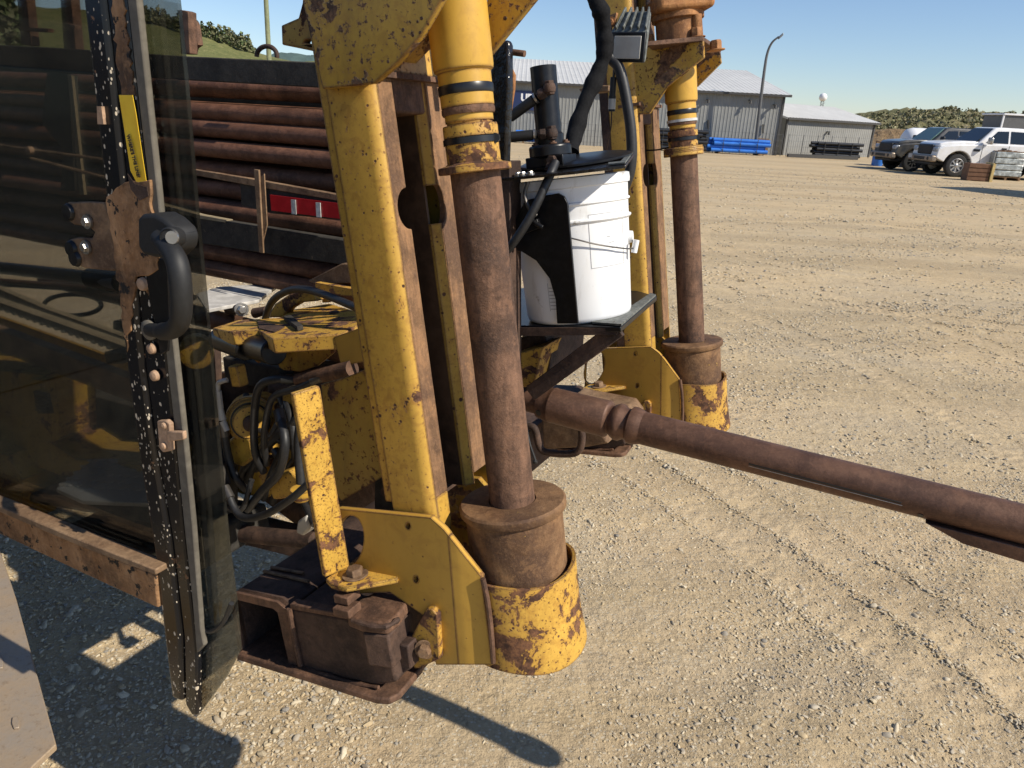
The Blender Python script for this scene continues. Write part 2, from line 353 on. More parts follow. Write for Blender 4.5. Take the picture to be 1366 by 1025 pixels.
def pipe(pts, r, seg=12, k=8, rad=None):
    path = smooth_path(pts, k) if k > 1 else [V(p) for p in pts]; vs, fs = [], []; x = None; N = len(path)
    for i, p in enumerate(path):
        d = (path[min(i + 1, N - 1)] - path[max(i - 1, 0)]).normalized()
        if x is None: x, _ = perp(d)
        x = (x - d * x.dot(d)).normalized(); y = d.cross(x)
        rr = rad(i / (N - 1)) if rad else r
        for s in range(seg): vs.append(p + (x * cos(2 * pi * s / seg) + y * sin(2 * pi * s / seg)) * rr)
    for i in range(N - 1):
        for s in range(seg): a, b = i * seg + s, i * seg + (s + 1) % seg; fs.append((a, b, b + seg, a + seg))
    fs.append(tuple(range(seg))); fs.append(tuple((N - 1) * seg + s for s in range(seg)))
    return vs, fs
def hexbolt(p, ax, r=.012, h=.01, washer=True):
    g = lathe(p, ax, [(r, .002), (r, h * .8), (r * .85, h)], 6)
    return join(lathe(p, ax, [(r * 1.5, 0), (r * 1.5, .003)], 20), g) if washer else g
def pw(pts, w): return [tw(x, y, w) for x, y in pts]
def plate(pts, w, th, holes=()): return extr(pw(pts, w), W * th, [pw(h, w) for h in holes])
def ell(cx, cy, rx, ry, n=20, tilt=0.0): return [(cx + rx * cos(2 * pi * i / n) * cos(tilt) - ry * sin(2 * pi * i / n) * sin(tilt), cy + rx * cos(2 * pi * i / n) * sin(tilt) + ry * sin(2 * pi * i / n) * cos(tilt)) for i in range(n)]
def bxp(x, y, w, df, dw, du, lev=False):
    c = tw(x, y, w) + W * (dw / 2)
    return box(c, L if lev else F, W, UP if lev else U, df, dw, du)
def bar(a, b, wid, th, nrm):
    """flat bar from a to b; th along nrm, wid across"""
    d = (b - a).normalized(); n = (nrm - d * nrm.dot(d)).normalized(); s = d.cross(n)
    return box((a + b) / 2, d, s, n, (b - a).length, wid, th)
def tb(pts, r, seg=12, k=8, rad=None): return pipe([tw(*p) for p in pts], r, seg, k, rad)
def text(body, size, name, mat, parent, o, ex, ey, th=.0006, bold=0.0, align='CENTER', sx=1.0):
    cu = bpy.data.curves.new(name, 'FONT'); cu.body = body; cu.size = size; cu.extrude = th; cu.align_x = align; cu.align_y = 'CENTER'; cu.offset = bold
    ob = bpy.data.objects.new('tmp', cu); COL.objects.link(ob)
    dg = bpy.context.evaluated_depsgraph_get(); me = bpy.data.meshes.new_from_object(ob.evaluated_get(dg))
    vs = [v.co.copy() for v in me.vertices]; fs = [tuple(p.vertices) for p in me.polygons]
    bpy.data.objects.remove(ob); ex = ex.normalized(); ey = ey.normalized(); ez = ex.cross(ey)
    vs = [o + ex * v.x * sx + ey * v.y + ez * v.z for v in vs]
    bpy.data.meshes.remove(me)
    return mk(name, (vs, fs), mat, parent, smooth=0)

# ================================================================== GROUND
def tracks(x, y):
    """relief of the yard: shallow wheel ruts and lumps, metres"""
    a = radians(-38); s = x * cos(a) - y * sin(a); q = x * sin(a) + y * cos(a)
    h = .007 * np.sin(q * 9 + .8 * np.sin(s * .7)) * (.5 + .5 * np.sin(q * 1.3 + 1)) + .012 * np.sin(q * 2.1 + .3 * s)
    h = h + .006 * np.sin(x * 3.1 + 1) * np.sin(y * 2.7) + .003 * np.sin(q * 31 + 3 * np.sin(s * 1.1)) * (np.sin(q * 2.7) > .1)
    for cx_, cy_, R_, hw_ in TRK:
        e = np.abs(np.hypot(x - cx_, y - cy_) - R_) / hw_; h = h - .007 * np.clip(1.25 - e, 0, 1) + .006 * np.exp(-((e - 1.35) / .3) ** 2)
    d = np.hypot(x, y - 2); return h * np.clip(1.3 - d / 30, 0, 1)
def make_ground():
    nx, ny = 360, 340
    sx = np.linspace(-1, 1, nx); xs = .9 + 900 * np.sinh(sx * 7.6) / np.sinh(7.6)
    sy = np.linspace(-.62, 1, ny); ys = 2.2 + 900 * np.sinh(sy * 7.4) / np.sinh(7.4)
    X, Y = np.meshgrid(xs, ys); Z = tracks(X, Y)
    vs = np.stack([X.ravel(), Y.ravel(), Z.ravel()], 1); i = np.arange(nx * ny).reshape(ny, nx)
    f = np.stack([i[:-1, :-1], i[:-1, 1:], i[1:, 1:], i[1:, :-1]], -1).reshape(-1, 4)
    me = bpy.data.meshes.new('ground'); me.from_pydata(vs.tolist(), [], f.tolist()); me.materials.append(M['ground'])
    me.shade_smooth(); o = bpy.data.objects.new('ground', me); COL.objects.link(o); tag(o, kind='structure')
make_ground()
def make_gravel():
    """loose stones: icosphere-like pebbles instanced on points"""
    shapes = []
    for k in range(7):
        bm = bmesh.new(); bmesh.ops.create_icosphere(bm, subdivisions=2 if k < 4 else 1, radius=1)
        ph = RNG.rand(6) * 6; st = .8 + .5 * RNG.rand(3)
        for v in bm.verts:
            n = v.co.normalized(); r = 1 + .16 * sin(n.x * 3 + ph[0]) + .13 * sin(n.y * 4 + ph[1]) + .12 * sin(n.z * 3.5 + ph[2])
            v.co = V((n.x * r * st[0] * 1.15, n.y * r * st[1] * .85, n.z * r * .55))
        me = bpy.data.meshes.new('pebble_shape'); bm.to_mesh(me); bm.free(); me.materials.append(M['pebble']); me.shade_smooth() if k < 4 else None
        ob = bpy.data.objects.new('pebble_shape', me); shapes.append(ob)
    pc = bpy.data.collections.new('pebble_shapes')
    for ob in shapes: pc.objects.link(ob)
    pts, sc = [], []
    def scatter(x0, x1, y0, y1, dens, r0, r1, clump):
        n = int((x1 - x0) * (y1 - y0) * dens); x = x0 + RNG.rand(n) * (x1 - x0); y = y0 + RNG.rand(n) * (y1 - y0)
        a = radians(-38); s = x * cos(a) - y * sin(a); q = x * sin(a) + y * cos(a)
        d = .36 + .30 * np.sin(q * 7.3 + 1.1 * np.sin(s * 1.7)) + .26 * np.sin(q * 2.3 + .6) + .2 * np.sin(s * 2.9 + q) + .26 * np.sin(x * 13 + 2 * np.sin(y * 5)) * np.sin(y * 11.3 + 1.5 * np.sin(x * 4))
        d = np.where(x < -.35, np.maximum(d, .75), d)
        for cx_, cy_, R_, hw_ in TRK:
            e = np.abs(np.hypot(x - cx_, y - cy_) - R_) / hw_; d = d * np.where(e < 1, .30, 1) + .5 * np.exp(-((e - 1.4) / .35) ** 2)
        keep = RNG.rand(n) < np.clip(d * clump + (1 - clump) * .6, .06, 1); x, y = x[keep], y[keep]
        r = r0 + (r1 - r0) * RNG.rand(len(x)) ** 3.2
        pts.append(np.stack([x, y, tracks(x, y) + r * .12], 1)); sc.append(r)
    scatter(-2.6, 2.8, .5, 3.7, 9500, .0020, .0075, .75)
    scatter(-2.6, -.1, .5, 4.2, 560, .006, .0150, .7)
    scatter(-.1, 2.8, .5, 4.2, 260, .005, .0135, .85)
    scatter(-3, 5.5, 3.4, 8, 1900, .0035, .0125, .85)
    scatter(-4, 9, 7.5, 16, 330, .006, .021, .9)
    scatter(-4, 18, 15, 34, 45, .012, .034, .9)
    P = np.concatenate(pts); S = np.concatenate(sc)
    me = bpy.data.meshes.new('gravel'); me.vertices.add(len(P)); me.vertices.foreach_set('co', P.ravel().astype(np.float32))
    at = me.attributes.new('size', 'FLOAT', 'POINT'); at.data.foreach_set('value', S.astype(np.float32))
    o = bpy.data.objects.new('gravel', me); COL.objects.link(o); tag(o, 'loose tan and grey pebbles lying over the dirt yard', 'gravel', kind='stuff')
    ng = bpy.data.node_groups.new('scatter_gravel', 'GeometryNodeTree')
    ng.interface.new_socket('Geometry', in_out='INPUT', socket_type='NodeSocketGeometry'); ng.interface.new_socket('Geometry', in_out='OUTPUT', socket_type='NodeSocketGeometry')
    N = ng.nodes.new; a, b = N('NodeGroupInput'), N('NodeGroupOutput')
    ip = N('GeometryNodeInstanceOnPoints'); ci = N('GeometryNodeCollectionInfo'); ci.inputs['Collection'].default_value = pc; ci.inputs['Separate Children'].default_value = True; ci.inputs['Reset Children'].default_value = True
    na = N('GeometryNodeInputNamedAttribute'); na.data_type = 'FLOAT'; na.inputs['Name'].default_value = 'size'
    rv = N('FunctionNodeRandomValue'); rv.data_type = 'FLOAT_VECTOR'; rv.inputs[0].default_value = (-.45, -.45, 0); rv.inputs[1].default_value = (.45, .45, 6.28)
    er = N('FunctionNodeEulerToRotation')
    lk = ng.links.new
    lk(a.outputs[0], ip.inputs['Points']); lk(ci.outputs[0], ip.inputs['Instance']); ip.inputs['Pick Instance'].default_value = True
    lk(rv.outputs[0], er.inputs[0]); lk(er.outputs[0], ip.inputs['Rotation']); lk(na.outputs[0], ip.inputs['Scale']); lk(ip.outputs[0], b.inputs[0])
    md = o.modifiers.new('scatter', 'NODES'); md.node_group = ng
make_gravel()
# ================================================================== HILLS AND TREES
def atY(x, y, Y):
    d = ray(x, y); return CAM + d * (Y / d.y)
def scrub_mat(name, cols, sc=1.0):
    t = NT(name); p = t.pos(); a = t.noise(p, .9 * sc, 7, .7); b = t.noise(p, .16 * sc, 4, .6); f = t.noise(p, 4 * sc, 5, .7)
    c = t.ramp(t.math('ADD', t.math('MULTIPLY', a, .7), t.math('MULTIPLY', b, .3)), [(.38 + .26 * i / (len(cols) - 1), cc) for i, cc in enumerate(cols)])
    c = t.mix(t.math('MULTIPLY', t.step(f, .5, .75), .4), c, (.02, .028, .012))
    M[name] = t.out(c, .95, 0.0, t.bump(a, .9, .5), .1)
scrub_mat('hill_scrub', [(.12, .125, .06), (.17, .165, .08), (.24, .21, .115), (.33, .275, .17)])
scrub_mat('hill_grass', [(.10, .115, .045), (.15, .155, .06), (.22, .20, .09)], .5)
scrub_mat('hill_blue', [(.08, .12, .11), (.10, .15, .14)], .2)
scrub_mat('dirt_berm', [(.24, .16, .09), (.36, .26, .15)], 2)
def hill(name, ridge, Yr, depth_f, depth_b, mat, seed, rough=.5):
    xs = []; n = 90
    pr = [atY(x, y, Yr) for x, y in ridge]; X = [p.x for p in pr]; Z = [p.z for p in pr]
    gx = np.linspace(X[0], X[-1], n); gz = np.interp(gx, X, Z); m_ = 26; vs = []; r = np.random.RandomState(seed); nz = r.rand(m_, n)
    for j in range(m_):
        t = j / (m_ - 1) * 2 - 1
        for i in range(n):
            prof = max(0, 1 - abs(t)) ** .75 if t < 0 else max(0, 1 - t * t)
            y = Yr + (t * depth_f if t < 0 else t * depth_b)
            vs.append((gx[i] * (y / Yr) ** .6, y, gz[i] * prof + (nz[j, i] - .5) * rough * (prof > 0) * (1 if prof < .97 else .5) - .3 * (prof <= 0)))
    fs = [(j * n + i, j * n + i + 1, (j + 1) * n + i + 1, (j + 1) * n + i) for j in range(m_ - 1) for i in range(n - 1)]
    return tag(mk(name, (vs, fs), mat, smooth=60), kind='structure'), vs, n
leafM = []
for nm, c in (('leaf_olive', (.22, .21, .10)), ('leaf_dark', (.14, .145, .075)), ('leaf_dry', (.33, .28, .165)), ('leaf_green', (.10, .135, .045))):
    simple(nm, c, .8, 0, .7, 3, .1, .01); leafM.append(M[nm])
def foliage(name, items, label, mats, leaf=.35, per=60):
    """items: (centre, rx, rz); many small leaf-clump faces spread through each crown"""
    vs, fs, mi = [], [], []
    for (c, rx, rz) in items:
        for k in range(per):
            d = V(RNG.normal(size=3)); d.normalize(); rr = RNG.rand() ** .4
            p = V((c.x + d.x * rx * rr, c.y + d.y * rx * rr, c.z + d.z * rz * rr))
            a = V(RNG.normal(size=3)).normalized(); b = a.cross(V(RNG.normal(size=3))).normalized(); s = leaf * (.5 + RNG.rand())
            i0 = len(vs); vs += [p - a * s, p + b * s * .7, p + a * s, p - b * s * .7]; fs.append((i0, i0 + 1, i0 + 2, i0 + 3)); mi.append(RNG.randint(len(mats)))
    o = mk(name, (vs, fs), mats[0], smooth=0)
    for m_ in mats[1:]: o.data.materials.append(m_)
    o.data.polygons.foreach_set('material_index', mi); return o
h1, hv, hn = hill('hill', [(1080, 170), (1130, 158), (1155, 152), (1180, 147.5), (1205, 145), (1235, 146.5), (1260, 145.5), (1290, 149), (1320, 151), (1366, 152), (1420, 154), (1500, 160)], 120, 45, 90, 'hill_scrub', 3, .8)
it = []
for k in range(1300):
    v = hv[RNG.randint(2 * hn, (12 if k % 9 else 14) * hn)]; r = .14 + .42 * RNG.rand() ** 3; it.append((V((v[0] + RNG.rand() - .5, v[1] + RNG.rand() * 2 - 1, max(v[2], 0) + r * .4)), r * 1.3, r))
tag(foliage('scrub', it, '', [leafM[0], leafM[0], leafM[1], leafM[2]], .17, 16), 'low olive and dry scrub bushes covering the hill behind the pickups', 'bushes', kind='stuff')
h2, hv2, _ = hill('hill', [(-500, -60), (-100, -5), (150, 15), (240, 36), (270, 46), (300, 54), (330, 65), (370, 78), (430, 84), (560, 100)], 300, 90, 200, 'hill_grass', 5, 1.5)
it = []
for x, y in [(150 + i * 2.2 + RNG.rand() * 2, 0) for i in range(86)]:
    yb = np.interp(x, [150, 240, 270, 300, 330, 370], [15, 36, 46, 54, 65, 78]) + 4; p = atY(x, yb, 292); hgt = 3 + 3.2 * RNG.rand()
    if x > 335: hgt *= .5
    it += [(p + V((0, 0, hgt * .3)), 1.3, hgt * .3), (p + V((0, 0, hgt * .7)), .75, hgt * .35)]
tag(foliage('treeline', it, '', [leafM[3], leafM[1], leafM[0]], .55, 36), 'far off row of young green trees on the grassy left hill', 'trees', kind='stuff')
hill('far_hill', [(250, 80), (350, 72), (385, 70), (410, 73), (440, 76), (560, 95), (700, 140)], 800, 150, 300, 'hill_blue', 6, 3)
hill('berm', [(1150, 182), (1175, 174), (1195, 172), (1230, 175), (1290, 178), (1420, 186)], 75, 8, 20, 'dirt_berm', 8, .3)
# dark spruce seen through the tinted pane, far left
def spruce(px, py, Y, h, lab):
    p = atY(px, py, Y); p.z = 0; r = root('spruce_tree', p, lab, 'tree')
    mk('trunk', cyl(p, p + UP * h * .9, h * .02, h * .005, 8), 'rust_dark', r)
    it = []
    for k in range(26):
        t = k / 26; rr = h * .2 * (1 - t) + .15
        for q in range(5): a = q * 1.26 + k; it.append((p + V((cos(a) * rr * .55, sin(a) * rr * .55, h * (.08 + .9 * t))), rr * .55, h * .03))
    f = foliage('crown', it, '', [leafM[1], leafM[3]], .22, 20); f.parent = r; f.location = BO[f] - BO[r]; BO[f] = BO[f]
spruce(-30, 60, 45, 9.5, 'dark spruce at the far left seen through tinted glass')
spruce(14, 60, 52, 9.0, 'second dark spruce right of the leftmost one behind tinted glass')
# ================================================================== BUILDINGS
simple('clad_grey', (.255, .258, .245), .6, 0, .25, 1.5, .05, .002)
simple('clad_grey_low', (.25, .25, .235), .6, 0, .25, 1.5, .05, .002)
simple('roof_metal', (.56, .555, .53), .5, 0, .25, 1.2, .05, .002)
simple('trim_dark', (.05, .048, .045), .6, 0, .2, 5, .1, .001)
simple('sign_navy', (.015, .03, .10), .4, 0, .1, 5, .1, .001)
simple('sign_white', (.8, .8, .8), .4, 0, .1, 5, .1, .001)
simple('blue_pvc', (.03, .17, .60), .35, 0, .4, 3, .1, .001)
simple('black_pvc', (.02, .021, .024), .35, 0, .5, 3, .1, .001)
simple('galv', (.30, .31, .31), .5, .5, .4, 8, .1, .001)
simple('pole_grey', (.13, .13, .13), .5, .3, .3, 6, .1, .001)
simple('wood_pole', (.22, .24, .13), .8, 0, .5, 6, .2, .002)
simple('old_wood', (.22, .13, .065), .8, 0, .6, 14, .3, .003)
def ribbed(a, b, h0, h1, vec, pitch=.22, d=.018):
    """ribbed sheet from a to b, from offset h0 to offset h1; ribs stand along vec"""
    n = int((b - a).length / pitch); u = (b - a) / n; vs, fs = [], []; o1, o2 = h0, h1
    for i in range(n):
        for t, e in ((0, 0), (.55, 0), (.65, 1), (.9, 1)):
            p = a + u * (i + t) + vec * (d * e); vs += [p + o1, p + o2]
    vs += [b + o1, b + o2]
    for k in range(len(vs) // 2 - 1): fs.append((2 * k, 2 * k + 2, 2 * k + 3, 2 * k + 1))
    return vs, fs
def shed(name, A, B, he, depth, hr, lab, mat, ov=.35, ridge_t=.5):
    d = (B - A).normalized(); back = V((-d.y, d.x, 0)); r = root(name, (A + B) / 2, lab, 'building')
    mk('wall', ribbed(A, B, V((0, 0, 0)), UP * he, -back), mat, r, smooth=0)
    gb = back * depth
    for P0, nm in ((A, 'gable_wall'), (B, 'gable_wall')):
        q = [P0, P0 + gb, P0 + gb + UP * he, P0 + gb * ridge_t + UP * hr, P0 + UP * he]; mk(nm, extr(q, (d if P0 is A else -d) * .08), mat, r)
    mk('back_wall', box((A + B) / 2 + gb + UP * he / 2, d, back, UP, (B - A).length, .1, he), mat, r)
    s = (hr - he) / (depth * ridge_t); o = -back * ov - UP * (ov * s) + UP * .06
    nrm = V((0, 0, 1))
    mk('roof', ribbed(A - d * ov, B + d * ov, o + UP * he, gb * ridge_t + UP * (hr + .06), nrm, .30, .016), 'roof_metal', r, smooth=0)
    mk('roof', ribbed(A - d * ov, B + d * ov, gb * ridge_t + UP * (hr + .06), gb + back * ov + UP * (he - ov * .3), nrm, .30, .016), 'roof_metal', r, smooth=0)
    mk('eave_gutter', box((A + B) / 2 + o + UP * (he - .07), d, back, UP, (B - A).length + 2 * ov, .1, .13), 'trim_dark', r)
    for P0, sg in ((A, -1), (B, 1)):
        e0 = P0 + d * (sg * (ov + .02)); mk('barge_board', extr([e0 + o + UP * (he - .13), e0 + o + UP * (he + .0), e0 + gb * ridge_t + UP * (hr + .05), e0 + gb * ridge_t + UP * (hr - .1)], d * .03), 'roof_metal', r)
        mk('corner_trim', box(P0 - back * .04 + UP * he / 2, d, back, UP, .14, .1, he), 'trim_dark', r)
    return r, d, back
Y0 = 51.0
A = V((-6, Y0, 0)); B = atY(1046, 130, Y0); B.z = 0
b1, d1, bk1 = shed('warehouse', A, B, 3.66, 22, 5.6, 'long grey ribbed metal warehouse with the dark blue sign', 'clad_grey')
P0 = atY(1050, 160, 52.2); P1 = atY(1166, 168, 57.5); P0.z = P1.z = 0
b2, d2, bk2 = shed('storage_shed', P0, P1, 2.38, 7.5, 3.3, 'low grey metal lean-to joined to the right end of the warehouse', 'clad_grey_low', .3)
def wall_light(P, r):
    o = mk('wall_light', join(box(P - V((0, .16, 0)), rt0, V((0, 1, 0)), UP, .16, .3, .06), cyl(P - V((0, .3, .02)), P - V((0, .3, .2)), .05, .09, 12)), 'trim_dark', r)
for px, py in ((1033, 140), (944, 133), (1000, 134)): wall_light(atY(px, py, Y0 - .05), b1)
for px, py in ((1018, 166), (945, 160)): mk('vent_pipe', cyl(atY(px, py + 12, Y0 - .1), atY(px, py, Y0 - .1), .05, .05, 10), 'trim_dark', b1)
wall_light(atY(1104, 176, 54.6), b2)
dp = atY(1018, 191, Y0 - .06); mk('door', box(V((dp.x, dp.y, .5)), rt0, V((0, 1, 0)), UP, .7, .06, 1.0), 'old_wood', b1)
sc_ = atY(695, 134, Y0 - .08); s_ = tag(mk('sign', box(sc_, rt0, V((0, 1, 0)), UP, 2.6, .06, 1.15), 'sign_navy'), 'dark blue sign with white capital letters on the warehouse wall', 'sign')
text('UP', .60, 'lettering', 'sign_white', s_, atY(702.5, 131, Y0 - .125), rt0, UP, .004, .03)
# fence in front of the sheds
def yard_fence(a, b, lab, n, h=1.35):
    r = root('wire_fence', (a + b) / 2, lab, 'fence', 'wire fences along the sheds'); d = (b - a)
    for i in range(n + 1): p = a + d * (i / n); mk('post', cyl(p, p + UP * h, .022, .022, 8), 'pole_grey', r)
    for z in (.25, .6, .95, h - .05): mk('wire', cyl(a + UP * z, b + UP * z, .006, .006, 5), 'pole_grey', r)
yard_fence(V((16.6, 50.0, 0)), V((25.2, 55.8, 0)), 'wire fence with thin posts in front of the low lean-to', 7)
yard_fence(V((1.2, 49.9, 0)), V((16.2, 49.9, 0)), 'wire fence with thin posts in front of the tall warehouse wall', 14)
# pipe stacks
def pipe_stack(px0, px1, py, Y, rows, per, r_, mat, lab, cat='pipes', seedn=0):
    a = atY(px0, py, Y); b = atY(px1, py, Y); a.z = b.z = 0; rr = root('pipe_bundle', (a + b) / 2, lab, cat); d = (b - a).normalized(); bk = V((-d.y, d.x, 0))
    for x_ in (.15, .85): mk('timber', box(a.lerp(b, x_) + UP * .05 + bk * per * r_, d, bk, UP, .12, per * r_ * 2.2, .1), 'old_wood', rr)
    for k in range(rows):
        for q in range(per - (k % 2)):
            o = bk * ((2 * q + 1 + (k % 2)) * r_) + UP * (.1 + r_ + k * r_ * 1.75); j = d * (RNG.rand() - .5) * .5
            mk('pipe', shell(a + o + j, d, [(r_, 0), (r_, (b - a).length)], r_ * .15, seg=14), mat, rr)
    for x_ in (.2, .5, .8): mk('strap', box(a.lerp(b, x_) + UP * (.1 + rows * r_ * .9) - bk * .02, d, bk, UP, .03, .02, rows * r_ * 1.8), 'trim_dark', rr)
    return rr
pipe_stack(948, 1024, 205, 49.0, 4, 4, .115, 'blue_pvc', 'stack of bright blue plastic pipes by the warehouse wall')
pipe_stack(1086, 1147, 209, 50.6, 5, 4, .10, 'black_pvc', 'stack of black pipes in front of the low lean-to')
pipe_stack(868, 940, 202, 48.6, 6, 4, .115, 'black_pvc', 'stack of black pipes left of the blue pipes behind the far jack tube')
pipe_stack(690, 740, 196, 49.4, 3, 3, .12, 'blue_pvc', 'small stack of blue pipes below the blue sign')
for i, (px, pc) in enumerate(((724, 'rust_orange'),)):
    p = atY(px, 193, 48.9); p.z = 0; o = mk('steel_drum', lathe(p, UP, [(.29, 0), (.29, .28), (.305, .3), (.29, .32), (.29, .56), (.305, .58), (.29, .6), (.29, .86), (.3, .88), (.27, .87), (0.0, .86)], 22), pc); tag(o, 'orange brown steel drum in front of the warehouse below the sign', 'drum')
# timber lying on the black pipes by the lean-to: low rails at the shed foot
tag(mk('guard_rail', box(V((18.8, 49.6, .12)), V((.97, .24, 0)), V((-.24, .97, 0)), UP, 5.0, .18, .2), 'trim_dark'), 'low dark rail on the ground in front of the lean-to', 'rail')
# street lamp
lb = atY(1007, 204, 49.6); lb.z = 0
sl_ = root('street_lamp', lb, 'tall grey street lamp with curved arm beside the blue pipes', 'street lamp')
pts_ = [atY(1007, 204, 49.6) * 1.0, atY(1014, 140, 49.6), atY(1020, 92, 49.6), atY(1024, 70, 49.6), atY(1030, 57, 49.5), atY(1039, 49, 49.4)]; pts_[0].z = 0
mk('pole', pipe(pts_, .1, 10, 6, rad=lambda t: .11 - .06 * t), 'pole_grey', sl_)
mk('lamp_head', box(atY(1041.5, 48.5, 49.4), (pts_[-1] - pts_[-2]).normalized(), V((0, 1, 0)), UP, .34, .2, .16), 'galv', sl_, bevel=.04)
# radar ball on a lattice mast
rb = atY(1095, 152, 300); rb.z = 0; rr_ = root('radar_tower', rb, 'white ball on a lattice mast above the lean-to roof', 'tower')
bc = atY(1098, 130, 300); mk('radar_dome', lathe(bc, UP, [(1.45 * sin(pi * i / 12), -1.45 * cos(pi * i / 12)) for i in range(13)], 18), 'sign_white', rr_)
for sx_ in (-.6, .6):
    for sy_ in (-.6, .6): mk('mast_leg', cyl(V((rb.x + sx_ * 1.2, 300 + sy_ * 1.2, 0)), bc + V((sx_ * .6, sy_ * .6, -1.2)), .12, .08, 6), 'galv', rr_)
for k in range(9): z = bc.z - 1.8 - k * 1.4; mk('mast_brace', join(cyl(V((bc.x - 1.0, 299.3, z)), V((bc.x + .8, 299.3, z + 1.2)), .06, .06, 5), cyl(V((bc.x + .8, 299.3, z)), V((bc.x - 1.0, 299.3, z + 1.2)), .06, .06, 5)), 'galv', rr_)
# utility pole left
up0 = atY(360, 100, 42); up0.z = 0; u1 = atY(356, -40, 42); u1.x = up0.x + (u1.x - up0.x) * .8
upo = root('utility_pole', up0, 'greenish wooden utility pole behind the pipe rack', 'pole')
mk('pole_shaft', cyl(up0, V((up0.x + .02, 42, u1.z + 1.5)), .14, .11, 12), 'wood_pole', upo)
mk('crossarm', box(V((up0.x, 41.85, u1.z + .9)), rt0, V((0, 1, 0)), UP, 2.0, .1, .12), 'wood_pole', upo)
# ================================================================== PICKUP TRUCKS
def carpaint(name, c, rough=.25):
    t = NT(name); p = t.pos(True); a = t.noise(p, 3, 5, .6); z = t.n('ShaderNodeSeparateXYZ'); t.l(t.pos(True), z.inputs[0])
    cc = t.mix(t.math('MULTIPLY', t.step(a, .4, .8), .3), c, (.33, .27, .18)); t.b.inputs['Coat Weight'].default_value = .4
    M[name] = t.out(cc, rough, 0.0, None, .5)
carpaint('truck_white', (.78, .78, .78)); carpaint('truck_black', (.03, .033, .036), .3)
simple('car_glass', (.012, .016, .018), .06, 0, .1, 2, .0, .001, .8)
simple('car_glass_light', (.10, .17, .15), .06, 0, .1, 2, .0, .001, .8)
simple('chrome', (.42, .40, .37), .28, .8, .3, 6, .05, .001)
simple('dirty_chrome', (.33, .27, .21), .45, .6, .5, 8, .05, .001)
simple('tyre', (.022, .021, .020), .85, 0, .5, 12, .4, .004)
simple('wheel_alu', (.42, .41, .40), .35, .7, .3, 8, .1, .001)
simple('plastic_black', (.016, .016, .017), .55, 0, .3, 9, .2, .002)
simple('head_lamp', (.40, .42, .44), .15, .3, .3, 9, .0, .001)
def fl(g):  return g
